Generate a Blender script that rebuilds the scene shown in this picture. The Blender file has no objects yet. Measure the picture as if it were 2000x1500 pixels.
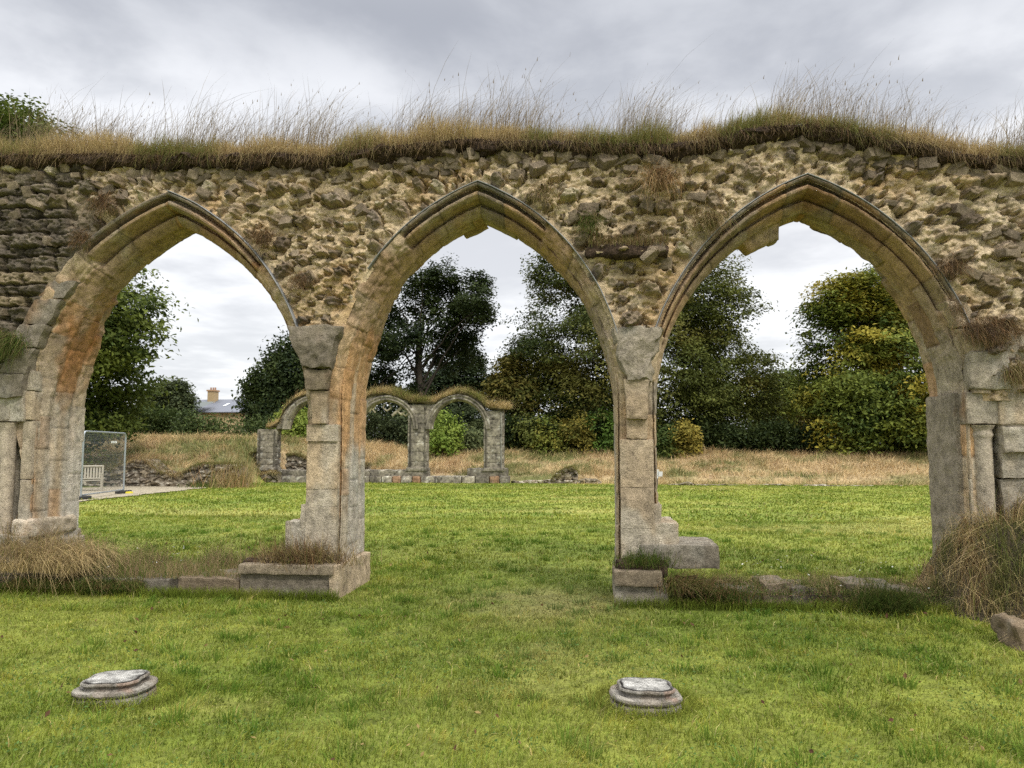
import bpy, math, random
import numpy as np
rng = np.random.default_rng(7); random.seed(7)
S = bpy.context.scene
COL = S.collection
# ---------------------------------------------------------------- camera
FPX = 1500.0; YAW = math.atan(.11); PIT = math.atan(128/1500); CAM = np.array([0, -8.47, 1.6])
cd = bpy.data.cameras.new('camera'); cam = bpy.data.objects.new('camera', cd); COL.objects.link(cam)
cd.sensor_width = 36; cd.lens = 27; cd.clip_start = .1; cd.clip_end = 1000
cam.location = CAM; cam.rotation_euler = (math.pi/2+PIT, 0, YAW)
S.camera = cam
# ---------------------------------------------------------------- light
SUN_EL, SUN_AZ = math.radians(46), math.radians(138)   # azimuth: direction the sun stands in, clockwise from +y
def make_world():
    w = bpy.data.worlds.new('World'); S.world = w; w.use_nodes = True
    nt = w.node_tree; n = nt.nodes; L = nt.links; n.clear()
    out = n.new('ShaderNodeOutputWorld'); bg = n.new('ShaderNodeBackground'); L.new(bg.outputs[0], out.inputs[0])
    sky = n.new('ShaderNodeTexSky'); sky.sky_type = 'NISHITA'; sky.sun_disc = False
    sky.sun_elevation = SUN_EL; sky.sun_rotation = SUN_AZ
    bg.inputs[1].default_value = .1
    tc = n.new('ShaderNodeTexCoord'); sep = n.new('ShaderNodeSeparateXYZ'); L.new(tc.outputs['Generated'], sep.inputs[0])
    def M(op, a, b=None, c=None):
        m = n.new('ShaderNodeMath'); m.operation = op
        for i, v in enumerate([a, b, c]):
            if v is None: continue
            if isinstance(v, (int, float)): m.inputs[i].default_value = v
            else: L.new(v, m.inputs[i])
        return m.outputs[0]
    zz = M('MAXIMUM', sep.outputs[2], 0.0)
    d = M('ADD', zz, .09)
    u = M('DIVIDE', sep.outputs[0], d); v = M('DIVIDE', sep.outputs[1], d)
    cmb = n.new('ShaderNodeCombineXYZ'); L.new(u, cmb.inputs[0]); L.new(v, cmb.inputs[1])
    def noise(scale, det, rough, off, dist=0.0):
        mp = n.new('ShaderNodeMapping'); mp.inputs['Location'].default_value = off; L.new(cmb.outputs[0], mp.inputs[0])
        t = n.new('ShaderNodeTexNoise'); t.inputs['Scale'].default_value = scale; t.inputs['Detail'].default_value = det
        t.inputs['Roughness'].default_value = rough; t.inputs['Distortion'].default_value = dist
        L.new(mp.outputs[0], t.inputs[0]); return t.outputs[0]
    big = noise(.85, 6, .5, (3.1, 1.7, 0), .3); fine = noise(2.6, 8, .55, (7.3, 2.2, 0), .2)
    c = M('ADD', M('MULTIPLY', big, .7), M('MULTIPLY', fine, .3))       # 0.3..0.7
    cr = n.new('ShaderNodeMapRange'); cr.interpolation_type = 'SMOOTHSTEP'; L.new(c, cr.inputs[0])
    cr.inputs[1].default_value = .42; cr.inputs[2].default_value = .59
    # cloud base darker at mid height, bright near horizon, bright veil overhead
    rl = n.new('ShaderNodeValToRGB'); rl.color_ramp.interpolation = 'EASE'
    e = rl.color_ramp.elements; e[0].position = 0; e[0].color = (6.2, 6.3, 6.6, 1)
    e[1].position = 1; e[1].color = (30, 30, 30, 1)
    for p, col in [(.12, (5.9, 6.0, 6.2, 1)), (.28, (5.5, 5.6, 5.9, 1)), (.37, (4.5, 4.65, 5.0, 1)), (.50, (3.4, 3.55, 3.95, 1)), (.60, (5, 5.1, 5.4, 1)), (.75, (20, 20, 20, 1))]:
        q = rl.color_ramp.elements.new(p); q.color = col
    L.new(zz, rl.inputs[0])
    rh = n.new('ShaderNodeValToRGB'); rh.color_ramp.interpolation = 'EASE'
    e = rh.color_ramp.elements; e[0].position = 0; e[0].color = (8.0, 8.05, 8.15, 1)
    e[1].position = 1; e[1].color = (34, 34, 34, 1)
    for p, col in [(.2, (7.9, 7.95, 8.05, 1)), (.30, (7.6, 7.65, 7.8, 1)), (.40, (7.1, 7.2, 7.45, 1)), (.50, (5.2, 5.35, 5.7, 1)), (.60, (6, 6.1, 6.4, 1)), (.75, (22, 22, 22, 1))]:
        q = rh.color_ramp.elements.new(p); q.color = col
    L.new(zz, rh.inputs[0])
    mx = n.new('ShaderNodeMix'); mx.data_type = 'RGBA'; L.new(cr.outputs[0], mx.inputs[0]); L.new(rl.outputs[0], mx.inputs[6]); L.new(rh.outputs[0], mx.inputs[7])
    fin = n.new('ShaderNodeMix'); fin.data_type = 'RGBA'; fin.inputs[0].default_value = .93
    L.new(sky.outputs[0], fin.inputs[6]); L.new(mx.outputs[2], fin.inputs[7]); L.new(fin.outputs[2], bg.inputs[0])
make_world()
sl = bpy.data.lights.new('sun', 'SUN'); sun = bpy.data.objects.new('sun', sl); COL.objects.link(sun)
sl.energy = 1.5; sl.angle = math.radians(10); sl.color = (1, .94, .84)
sd = (math.cos(SUN_EL)*math.sin(SUN_AZ), math.cos(SUN_EL)*math.cos(SUN_AZ), math.sin(SUN_EL))
from mathutils import Vector
sun.rotation_euler = Vector(sd).to_track_quat('Z', 'Y').to_euler()
S.view_settings.view_transform = 'Standard'; S.view_settings.look = 'None'; S.view_settings.exposure = .5; S.view_settings.gamma = 1
S.render.engine = 'CYCLES'; S.cycles.use_denoising = False
S.cycles.max_bounces = 5; S.cycles.diffuse_bounces = 3; S.cycles.transparent_max_bounces = 4; S.cycles.transmission_bounces = 2
# ---------------------------------------------------------------- measuring helpers
_f = np.array([-math.sin(YAW)*math.cos(PIT), math.cos(YAW)*math.cos(PIT), math.sin(PIT)])
_r = np.array([math.cos(YAW), math.sin(YAW), 0]); _u = np.cross(_r, _f)
def ray(px, py): return _f+_r*((px-1000)/FPX)+_u*((750-py)/FPX)
def P(px, py, Y=0.0):
    d = ray(px, py); return CAM+d*((Y-CAM[1])/d[1])
def G(px, py, Z=0.0):
    d = ray(px, py); return CAM+d*((Z-CAM[2])/d[2])
def PX(px, Y=0.0): return P(px, 870, Y)[0]
def pxsize(Y): return P(1001, 800, Y)[0]-P(1000, 800, Y)[0]
def inview(p, m=1.5):          # is a ground point near the photograph's field of view (margin in metres)
    q = p-CAM; z = q@_f; x = q@_r
    return np.abs(x) < z*(1000/FPX)+m
# ---------------------------------------------------------------- noise
def _hash(i, j, k, s):
    h = (i*374761393+j*668265263+k*2147483647+s*144665) & 0xffffffff
    h = ((h ^ (h >> 13))*1274126177) & 0xffffffff
    h = ((h ^ (h >> 16))*2246822519) & 0xffffffff
    return ((h ^ (h >> 15)) & 0xffffff)/float(0xffffff)
def vn(p, s=0):
    p = np.asarray(p, float); i = np.floor(p).astype(np.int64); f = p-i; f = f*f*(3-2*f)
    r = 0
    for a in (0, 1):
        for b in (0, 1):
            for c in (0, 1):
                w = (f[..., 0] if a else 1-f[..., 0])*(f[..., 1] if b else 1-f[..., 1])*(f[..., 2] if c else 1-f[..., 2])
                r = r+w*_hash(i[..., 0]+a, i[..., 1]+b, i[..., 2]+c, s)
    return r
def fbm(p, s=0, o=4, g=.5):
    p = np.asarray(p, float); r = 0; a = 1; t = 0
    for k in range(o):
        r = r+a*vn(p*(2.03**k)+k*17.3, s+k); t += a; a *= g
    return r/t
def fb2(x, y, s=0, o=4, sc=1.0): return fbm(np.stack([x*sc, y*sc, np.zeros_like(x)+.37], -1), s, o)
def facets(x, z, sc, s=0, ani=1.5):
    """broken-stone relief: each Voronoi cell is a small tilted plane; returns height, edge distance, cell random"""
    u = x*sc; v = z*sc*ani; iu = np.floor(u).astype(np.int64); iv = np.floor(v).astype(np.int64)
    b1 = np.full(u.shape, 9.); b2 = np.full(u.shape, 9.); h = np.zeros(u.shape); cr = np.zeros(u.shape)
    for a in (-1, 0, 1):
        for b in (-1, 0, 1):
            ci, cj = iu+a, iv+b; r1 = _hash(ci, cj, 0*ci+1, s); r2 = _hash(ci, cj, 0*ci+2, s); r3 = _hash(ci, cj, 0*ci+3, s); r4 = _hash(ci, cj, 0*ci+4, s); r5 = _hash(ci, cj, 0*ci+5, s)
            du = u-(ci+r1); dv = v-(cj+r2); d = du*du+dv*dv; n = d < b1
            b2 = np.where(n, b1, np.minimum(b2, d)); b1 = np.where(n, d, b1)
            h = np.where(n, r3+(r4-.5)*1.3*du+(r5-.62)*1.3*dv, h); cr = np.where(n, r5, cr)
    return h, np.sqrt(b2)-np.sqrt(b1), cr
def ss(a, b, x): t = np.clip((x-a)/(b-a), 0, 1); return t*t*(3-2*t)
def lerp(a, b, t): return a+(b-a)*t
def mixc(a, b, t): return np.asarray(a)*(1-t[..., None])+np.asarray(b)*t[..., None]
# ---------------------------------------------------------------- mesh building
class Acc:
    def __init__(s): s.v = []; s.f = []; s.c = []; s.n = 0
    def add(s, v, faces, c):
        v = np.asarray(v, float).reshape(-1, 3); c = np.asarray(c, float)
        if c.ndim == 1: c = np.tile(c, (len(v), 1))
        s.v.append(v); s.c.append(c.reshape(-1, 3))
        for f in (faces if isinstance(faces, list) and not isinstance(faces[0], list) else [faces]):
            f = np.asarray(f, np.int64)
            if len(f): s.f.append(f+s.n)
        s.n += len(v); return s
    def grid(s, v, c, wrap=False, flip=False):
        a, b = v.shape[:2]; i = np.arange(a*b).reshape(a, b)
        if wrap: i = np.concatenate([i, i[:, :1]], 1)
        q = np.stack([i[:-1, :-1], i[1:, :-1], i[1:, 1:], i[:-1, 1:]], -1).reshape(-1, 4)
        if flip: q = q[:, ::-1]
        return s.add(v.reshape(-1, 3), q, c if np.ndim(c) == 1 else c.reshape(-1, 3))
    def build(s, name, mat, parent=None, smooth=False, loc=None):
        v = np.concatenate(s.v); c = np.concatenate(s.c)
        if loc is not None: v = v-np.asarray(loc)
        me = bpy.data.meshes.new(name); me.vertices.add(len(v)); me.vertices.foreach_set('co', v.ravel())
        tot = sum(f.size for f in s.f); nf = sum(len(f) for f in s.f)
        me.loops.add(tot); me.polygons.add(nf)
        me.loops.foreach_set('vertex_index', np.concatenate([f.ravel() for f in s.f]).astype(np.int32))
        k = np.concatenate([np.full(len(f), f.shape[1]) for f in s.f]); st = np.concatenate([[0], np.cumsum(k)[:-1]])
        me.polygons.foreach_set('loop_start', st.astype(np.int32))
        me.polygons.foreach_set('use_smooth', np.full(nf, smooth))
        me.update(calc_edges=True); me.validate()
        ca = me.color_attributes.new('Col', 'FLOAT_COLOR', 'POINT')
        ca.data.foreach_set('color', np.c_[np.clip(c, 0, 1), np.ones(len(c))].astype(np.float32).ravel())
        me.materials.append(mat)
        o = bpy.data.objects.new(name, me); COL.objects.link(o)
        if parent is not None: o.parent = parent
        elif loc is not None: o.location = loc
        return o
def tag(o, label=None, cat=None, group=None, kind=None):
    if label: o['label'] = label
    if cat: o['category'] = cat
    if group: o['group'] = group
    if kind: o['kind'] = kind
    return o
def empty(name, loc, label, cat, group=None):
    o = bpy.data.objects.new(name, None); COL.objects.link(o); o.location = loc; o.empty_display_size = .3
    return tag(o, label, cat, group)
def tube(acc, pts, rad, col, sides=8, rough=0.0, cap=True):
    pts = np.asarray(pts, float); n = len(pts); rad = np.broadcast_to(rad, n)
    t = np.gradient(pts, axis=0); t /= np.linalg.norm(t, axis=1)[:, None]+1e-9
    ref = np.array([0, 1., 0]) if abs(t[0, 2]) > .8 else np.array([0, 0, 1.])
    a = np.cross(t, ref); a /= np.linalg.norm(a, axis=1)[:, None]+1e-9; b = np.cross(t, a)
    th = np.linspace(0, 2*math.pi, sides, endpoint=False)
    v = pts[:, None]+(a[:, None]*np.cos(th)[None, :, None]+b[:, None]*np.sin(th)[None, :, None])*rad[:, None, None]
    if rough: v = v+(fbm(v*6, 5)[..., None]-.5)*rough*(v-pts[:, None])/(rad[:, None, None]+1e-6)
    acc.grid(v, np.asarray(col), wrap=True)
    if cap:
        for e, rev in ((0, 1), (-1, 0)):
            f = np.arange(sides)[None]; acc.add(v[e], f[:, ::-1] if rev else f, np.asarray(col))
    return acc
def box(acc, x0, x1, y0, y1, z0, z1, col):
    v = [(x, y, z) for x in (x0, x1) for y in (y0, y1) for z in (z0, z1)]
    return acc.add(v, [[0, 1, 3, 2], [4, 6, 7, 5], [0, 4, 5, 1], [2, 3, 7, 6], [0, 2, 6, 4], [1, 5, 7, 3]], col)
def bar(acc, a, b, w, col):
    return tube(acc, [a, b], w, col, sides=6)
# rounded, weathered block; xl/xr may be functions of z
def block(acc, x0, x1, y0, y1, z0, z1, colf, res=.035, rad=.014, amp=.01, seed=0, rot=None, big=0.0):
    mid = lambda f: f if not callable(f) else f((z0+z1)/2)
    d = np.array([mid(x1)-mid(x0), y1-y0, z1-z0]); n = np.maximum(1, np.minimum(60, np.ceil(d/res))).astype(int)
    h = d/2; V = []; Q = []; cnt = 0
    for ax in range(3):
        for sg in (-1, 1):
            u, w = [k for k in range(3) if k != ax]
            gu, gw = np.meshgrid(np.linspace(-1, 1, n[u]+1), np.linspace(-1, 1, n[w]+1), indexing='ij')
            p = np.zeros(gu.shape+(3,)); p[..., ax] = sg; p[..., u] = gu; p[..., w] = gw
            p = p*h; i = np.arange(gu.size).reshape(gu.shape)+cnt
            q = np.stack([i[:-1, :-1], i[1:, :-1], i[1:, 1:], i[:-1, 1:]], -1).reshape(-1, 4)
            flip = (sg > 0) if ax == 1 else (sg < 0)
            if flip: q = q[:, ::-1]
            V.append(p.reshape(-1, 3)); Q.append(q); cnt += gu.size
    p = np.concatenate(V); Q = np.concatenate(Q)
    r = min(rad, h.min()*.8); q = np.clip(p, -(h-r), h-r); e = p-q; le = np.linalg.norm(e, axis=1)[:, None]
    p = np.where(le > 1e-6, q+e/np.maximum(le, 1e-6)*np.minimum(le, r), p)
    if rot is not None:
        p = p@np.asarray(rot).T
    c = np.array([0, (y0+y1)/2, (z0+z1)/2]); zz = p[:, 2]+c[2]
    if callable(x0) or callable(x1):
        a = x0(zz) if callable(x0) else x0; b = x1(zz) if callable(x1) else x1
        x = a+(p[:, 0]/d[0]+.5)*(b-a)
    else: x = p[:, 0]+(x0+x1)/2
    w = np.stack([x, p[:, 1]+c[1], zz], 1)
    dn = np.stack([fbm(w*9+k*31.7, seed+k, 4)-.5 for k in range(3)], 1)
    w = w+dn*amp*2
    if big: w = w+(np.stack([fbm(w*(3 if big < .045 else 5)+k*11.1, seed+9+k, 4)-.5 for k in range(3)], 1))*big*2
    acc.add(w, Q, colf(w, seed)); return acc
def rotm(ax, an):
    c, s = math.cos(an), math.sin(an)
    return {'x': np.array([[1, 0, 0], [0, c, -s], [0, s, c]]), 'y': np.array([[c, 0, s], [0, 1, 0], [-s, 0, c]]), 'z': np.array([[c, -s, 0], [s, c, 0], [0, 0, 1]])}[ax]
# grass: N tapering curved blades
def blades(acc, base, h, w, lean, col, segs=2, up=None, tipc=None, wmin=0.0):
    N = len(base)
    if N == 0: return
    base = np.asarray(base, float); h = np.broadcast_to(h, N); w = np.broadcast_to(w, N)
    if up is None: up = np.tile([0, 0, 1.], (N, 1))
    a = rng.uniform(0, math.pi, N); side = np.stack([np.cos(a), np.sin(a), np.zeros(N)], 1)
    V = np.zeros((N, 2*segs+1, 3)); C = np.zeros((N, 2*segs+1, 3)); col = np.broadcast_to(col, (N, 3))
    tc = col if tipc is None else np.broadcast_to(tipc, (N, 3))
    for k in range(segs+1):
        t = k/segs
        p = base+up*(h*t)[:, None]*(1-.25*t*np.linalg.norm(lean, axis=1)[:, None].clip(0, 1.5))+lean*(h*t*t)[:, None]
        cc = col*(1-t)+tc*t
        if k < segs:
            ww = (w*max((1-t)**.7, wmin)/2)[:, None]
            V[:, 2*k] = p-side*ww; V[:, 2*k+1] = p+side*ww; C[:, 2*k] = cc; C[:, 2*k+1] = cc
        else: V[:, 2*segs] = p; C[:, 2*segs] = cc
    b = (np.arange(N)*(2*segs+1))[:, None]
    fs = [b+np.array([2*k, 2*k+1, 2*k+3, 2*k+2]) for k in range(segs-1)]
    F = [np.concatenate(fs)] if fs else []
    F.append(b+np.array([2*segs-2, 2*segs-1, 2*segs]))
    acc.add(V.reshape(-1, 3), F, C.reshape(-1, 3))
def leaves(acc, cen, size, col, nrm_bias=(0, 0, 1.), spread=.8, asp=.55):
    N = len(cen)
    n = rng.normal(size=(N, 3))*spread+np.asarray(nrm_bias); n /= np.linalg.norm(n, axis=1)[:, None]
    t = rng.normal(size=(N, 3)); a = np.cross(n, t); a /= np.linalg.norm(a, axis=1)[:, None]; b = np.cross(n, a)
    s = np.broadcast_to(size, N)[:, None]*rng.uniform(.7, 1.3, (N, 1))
    V = np.stack([cen-a*s, cen-b*s*asp+n*s*.12, cen+a*s, cen+b*s*asp+n*s*.12], 1)
    i = (np.arange(N)*4)[:, None]+np.arange(4)
    acc.add(V.reshape(-1, 3), i, np.repeat(np.broadcast_to(col, (N, 3)), 4, 0))
# ---------------------------------------------------------------- materials
def newmat(name):
    m = bpy.data.materials.new(name); m.use_nodes = True; m.node_tree.nodes.clear(); return m, m.node_tree.nodes, m.node_tree.links
def stone_mat(name, var=.5, bump=.6, fine=60, lich=.0, rough=.93, mid=14, pit=0.0, ps=38):
    m, n, L = newmat(name)
    out = n.new('ShaderNodeOutputMaterial'); b = n.new('ShaderNodeBsdfPrincipled'); L.new(b.outputs[0], out.inputs[0])
    b.inputs['Roughness'].default_value = rough; b.inputs['Specular IOR Level'].default_value = .2
    at = n.new('ShaderNodeAttribute'); at.attribute_name = 'Col'
    tc = n.new('ShaderNodeTexCoord')
    def noise(sc, det=6, r=.6):
        t = n.new('ShaderNodeTexNoise'); t.inputs['Scale'].default_value = sc; t.inputs['Detail'].default_value = det; t.inputs['Roughness'].default_value = r
        L.new(tc.outputs['Object'], t.inputs[0]); return t.outputs[0]
    n1 = noise(fine, 6, .65); n2 = noise(mid, 7, .65)
    def M(op, a, b_):
        q = n.new('ShaderNodeMath'); q.operation = op
        for i, v in enumerate((a, b_)):
            if isinstance(v, (int, float)): q.inputs[i].default_value = v
            else: L.new(v, q.inputs[i])
        return q.outputs[0]
    s = M('ADD', M('MULTIPLY', n1, 1.0), M('MULTIPLY', n2, 1.0))          # mean 1
    k = M('ADD', M('MULTIPLY', M('SUBTRACT', s, 1.0), var*4), 1.0)
    k = M('MAXIMUM', k, .25)
    vm = n.new('ShaderNodeVectorMath'); vm.operation = 'SCALE'; L.new(at.outputs['Color'], vm.inputs[0]); L.new(k, vm.inputs['Scale'])
    colr = vm.outputs[0]
    if pit:
        pn = noise(ps, 5, .7); pr = n.new('ShaderNodeMapRange'); L.new(pn, pr.inputs[0]); pr.inputs[1].default_value = .57; pr.inputs[2].default_value = .64
        pr.inputs[3].default_value = 1.0; pr.inputs[4].default_value = 1-pit
        v2 = n.new('ShaderNodeVectorMath'); v2.operation = 'SCALE'; L.new(colr, v2.inputs[0]); L.new(pr.outputs[0], v2.inputs['Scale']); colr = v2.outputs[0]
        s = M('ADD', s, M('MULTIPLY', pr.outputs[0], .6))
    if lich:
        vo = noise(22, 4, .7); r = n.new('ShaderNodeMapRange'); L.new(vo, r.inputs[0]); r.inputs[1].default_value = .62; r.inputs[2].default_value = .68
        r.inputs[4].default_value = lich
        mx = n.new('ShaderNodeMix'); mx.data_type = 'RGBA'; L.new(r.outputs[0], mx.inputs[0]); L.new(colr, mx.inputs[6]); mx.inputs[7].default_value = (.42, .41, .36, 1); colr = mx.outputs[2]
    L.new(colr, b.inputs['Base Color'])
    bp = n.new('ShaderNodeBump'); bp.inputs['Strength'].default_value = bump; bp.inputs['Distance'].default_value = .02; L.new(s, bp.inputs['Height'])
    L.new(bp.outputs[0], b.inputs['Normal']); return m
def leaf_mat(name, trans=.35, rough=.6, spec=.25):
    m, n, L = newmat(name)
    out = n.new('ShaderNodeOutputMaterial'); b = n.new('ShaderNodeBsdfPrincipled'); t = n.new('ShaderNodeBsdfTranslucent'); mx = n.new('ShaderNodeMixShader')
    at = n.new('ShaderNodeAttribute'); at.attribute_name = 'Col'
    L.new(at.outputs['Color'], b.inputs['Base Color']); L.new(at.outputs['Color'], t.inputs[0])
    b.inputs['Roughness'].default_value = rough; b.inputs['Specular IOR Level'].default_value = spec
    mx.inputs[0].default_value = trans; L.new(b.outputs[0], mx.inputs[1]); L.new(t.outputs[0], mx.inputs[2]); L.new(mx.outputs[0], out.inputs[0]); return m
def flat_mat(name, rough=.6, metal=0.0, spec=.4):
    m, n, L = newmat(name)
    out = n.new('ShaderNodeOutputMaterial'); b = n.new('ShaderNodeBsdfPrincipled'); at = n.new('ShaderNodeAttribute'); at.attribute_name = 'Col'
    tn = n.new('ShaderNodeTexNoise'); tn.inputs['Scale'].default_value = 20; mr = n.new('ShaderNodeMapRange'); mr.inputs[3].default_value = .8; mr.inputs[4].default_value = 1.15
    L.new(tn.outputs[0], mr.inputs[0]); vm = n.new('ShaderNodeVectorMath'); vm.operation = 'SCALE'; L.new(at.outputs['Color'], vm.inputs[0]); L.new(mr.outputs[0], vm.inputs['Scale'])
    L.new(vm.outputs[0], b.inputs['Base Color']); b.inputs['Roughness'].default_value = rough; b.inputs['Metallic'].default_value = metal; b.inputs['Specular IOR Level'].default_value = spec
    L.new(b.outputs[0], out.inputs[0]); return m
M_RUB = stone_mat('rubble_masonry', .38, .8, 75, .06, mid=20, pit=.12, ps=30)
M_ASH = stone_mat('dressed_limestone', .5, .7, 80, .15, mid=11, pit=.25)
M_FAR = stone_mat('far_limestone', .7, 1.0, 9, .25, mid=3)
M_SOIL = stone_mat('soil', .8, 1.0, 60)
M_GROUND = stone_mat('turf_ground', .5, .6, 30, mid=5)
M_BASE = stone_mat('weathered_base_stone', .5, .8, 90, .15, mid=18, pit=.25)
M_GRASS = leaf_mat('grass_blades', .35, .75, .08)
M_DRY = leaf_mat('dry_grass', .3, .75, .08)
M_LEAF = leaf_mat('tree_leaves', .25, .6, .12)
M_BARK = stone_mat('bark', .6, .8, 30)
M_METAL = flat_mat('galvanised_steel', .45, .6)
M_PAINT = flat_mat('painted_surface', .6)
M_LEAD = flat_mat('lead_sheet', .5, .2)
# ================================================================ terrain
GF = G(757, 943); YF = GF[1]                       # front of the far arcade's base
XB0, XB1, XB2 = PX(500, YF), PX(760, YF), PX(1050, YF)
YR = G(300, 951)[1]                                # face of the low ruined wall on the left
def th(x, y):
    x = np.asarray(x, float); y = np.asarray(y, float)
    top = np.interp(x, [XB0-8, XB0, XB1, XB2, XB2+20], [2.2, 2.1, 1.55, 1.45, 1.35])
    ys = np.interp(x, [XB0-1, XB0+1], [YR+.5, YF+1.2])
    st = np.interp(x, [XB0-1, XB0+1, XB2], [.75, .45, .3])
    h = ss(ys, ys+.5, y)*st + ss(ys, ys+7.5, y)*(top-st)
    h = h+np.where(y > ys+1, 1, 0)*ss(ys+1, ys+3, y)*(fb2(x, y, 3, 3, .45)-.5)*.5*np.interp(x, [XB2, XB2+4], [1, .5])
    h = h+(fb2(x, y, 11, 3, .5)-.5)*.05*(1-ss(ys-2, ys, y))
    return h
def lawn_col(x, y):
    a = fb2(x, y, 21, 4, .55); b = fb2(x, y, 22, 4, 2.4); c = fb2(x*.35, y, 23, 3, .5)
    g = mixc((.126, .170, .022), (.225, .252, .042), ss(.36, .62, a*.55+b*.45))
    g = mixc(g, (.36, .33, .10), ss(.55, .75, c)*.45*ss(-2, 8, y)+ss(.62, .8, b)*.3)
    trod = np.exp(-((x+.6)/1.0)**2-((y+.1)/.8)**2)+.5*np.exp(-((x+.5)/.8)**2-((y+2)/2)**2)
    return mixc(g, (.21, .19, .07), np.clip(trod*.8*ss(.3, .6, b), 0, .75))
def meadow_col(x, y):
    a = fb2(x, y, 31, 4, .35); b = fb2(x, y, 32, 3, 1.3)
    g = mixc((.17, .175, .06), (.50, .375, .205), ss(.40, .56, a*.5+b*.5+np.interp(x, [XB0-6, XB0, XB1], [-.05, -.05, .03])))
    return mixc(g, (.32, .19, .11), ss(.6, .75, b)*.5)
def make_ground():
    xs = np.concatenate([[-400, -200, -100, -60], np.arange(-40, 45, .5), [60, 100, 200, 400]])
    ys = np.concatenate([[-60, -30, -15], np.arange(-9, 60, .35), [70, 90, 130, 200, 400, 700]])
    X, Y = np.meshgrid(xs, ys, indexing='ij'); Z = th(X, Y)
    ysx = np.interp(X, [XB0-1, XB0+1], [YR, YF+.6])
    c = mixc(lawn_col(X, Y)*np.interp(Y, [0, 15], [.7, .95])[..., None], meadow_col(X, Y)*.65, ss(0, .8, Y-ysx))
    a = Acc(); a.grid(np.stack([X, Y, Z], -1), c)
    tag(a.build('ground', M_GROUND, smooth=True), kind='structure')
make_ground()
def strip_path():
    pts = [G(100, 1000), G(390, 957), G(388, 946), G(240, 950), G(40, 960)]
    a = Acc(); v = np.array([(p[0], p[1], .03) for p in pts])
    nx = 40; t = np.linspace(0, 1, nx)[:, None]
    near = G(60, 992)*(1-t)+G(388, 955)*t; far = G(60, 957)*(1-t)+G(388, 946.5)*t
    near[:, :2] += (fbm(np.c_[t*20, t*0, t*0], 3)[:, None]-.5)*.8
    g = np.stack([near*(1-k)+far*k for k in np.linspace(0, 1, 12)], 1); g[..., 2] = np.minimum(th(g[..., 0], g[..., 1]), .02)+.03
    a.grid(g, (.30, .26, .19))
    tag(a.build('gravel_path', M_GROUND), kind='structure')
strip_path()
# ================================================================ near arcade
ARCH = [dict(ax=-5.03, L=((-4.0, 1.9, 2.64), (-4.09, 1.79, 3.02), 3.72), R=((-6.12, 1.75, 2.80), (-6.08, 2.01, 2.85), 3.55)),
        dict(ax=-1.31, L=((-.41, 2.05, 2.45), (-.42, 2.18, 2.61), 3.82), R=((-2.25, 2.05, 2.45), (-2.31, 2.20, 2.63), 3.86)),
        dict(ax=2.30, L=((3.02, 2.0, 2.36), (3.17, 2.06, 2.66), 2.8), R=((1.54, 2.1, 2.28), (1.26, 2.02, 2.75), 3.05))]
ZS = 2.86
THK = .9
_tp = [P(x, y, -.05) for x, y in [(-300, 325), (0, 322), (200, 318), (400, 325), (550, 318), (640, 325), (700, 312), (800, 302), (900, 292), (1000, 292), (1100, 295), (1200, 302), (1300, 302), (1400, 290), (1480, 270), (1560, 264), (1640, 272), (1700, 290), (1800, 303), (1900, 325), (2000, 328), (2200, 330)]]
def ztop(x): return np.interp(x, [p[0] for p in _tp], [p[2] for p in _tp])
ZTL, ZTR = -8.6, 6.2
def inside_ext(x, z, d=0.0):      # signed: >0 inside an arch's extrados by that much
    m = np.full(np.shape(x), -9.)
    for A in ARCH:
        r = []
        for k in 'LR':
            cx, cz, R = A[k][1]; r.append(R-np.hypot(x-cx, np.maximum(z, cz)-cz))
        m = np.maximum(m, np.minimum(*r))
    return m
TAN = np.array([.46, .335, .20]); GREY = np.array([.355, .31, .24]); DARK = np.array([.15, .125, .09]); ORA = np.array([.40, .19, .06]); PALE = np.array([.45, .42, .35])
def ashlar(w, r=None, grey=0.0, ora=.75):
    """colour of dressed stone at points w, r = per-block random"""
    if r is None: r = np.full(len(w), .5)
    c = mixc(TAN, GREY, np.clip(r*1.3-.1+grey, 0, 1))
    c = mixc(c, ORA, ss(.60, .72, fbm(w*np.array([1.6, 1.6, 1.0])+5.2, 61, 4)+(r-.5)*.16)*ora)
    c = mixc(c, DARK, ss(.50, .70, fbm(w*np.array([2.3, 2.3, .8]), 62, 5))*.45)
    c = mixc(c, PALE, ss(.55, .7, fbm(w*np.array([3, 3, 1.4])+9, 63, 4))*.5)
    return c*(.88+.24*vn(np.stack([r*91, r*37, r*13], -1), 4))[:, None]
def colblock(grey=0.0, mul=1.0, ora=.75, vr=.5):
    def f(w, seed):
        r = np.full(len(w), .45+((seed*.618) % 1.0-.5)*vr); return ashlar(w, r, grey, ora)*mul
    return f
SEC_M = [(1, .02), (1.0, -.075), (.93, -.10), (.86, -.085), (.85, .03), (.80, .07), (.74, .06), (.70, -.02), (.62, -.075), (.53, -.065), (.46, .0), (.44, .10), (.41, .21), (.34, .23), (.31, .15), (.22, .15), (.1, .19), (0, .25), (0, .30), (.03, .31), (.03, .34), (0, .35), (0, .45), (0, .60), (.04, .62), (.04, .66), (.0, .68), (.03, .76), (.05, .9)]
SEC_P = [(1, .02), (1.0, -.01), (.93, -.03), (.86, -.03), (.84, -.03), (.79, -.03), (.73, -.025), (.69, -.02), (.62, -.01), (.55, .0), (.50, .02), (.47, .03), (.38, .04), (.34, .06), (.28, .08), (.2, .12), (.1, .17), (.02, .23), (0, .25), (.02, .31), (.02, .34), (0, .35), (0, .45), (0, .60), (.04, .62), (.04, .66), (.0, .68), (.03, .76), (.05, .9)]
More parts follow.
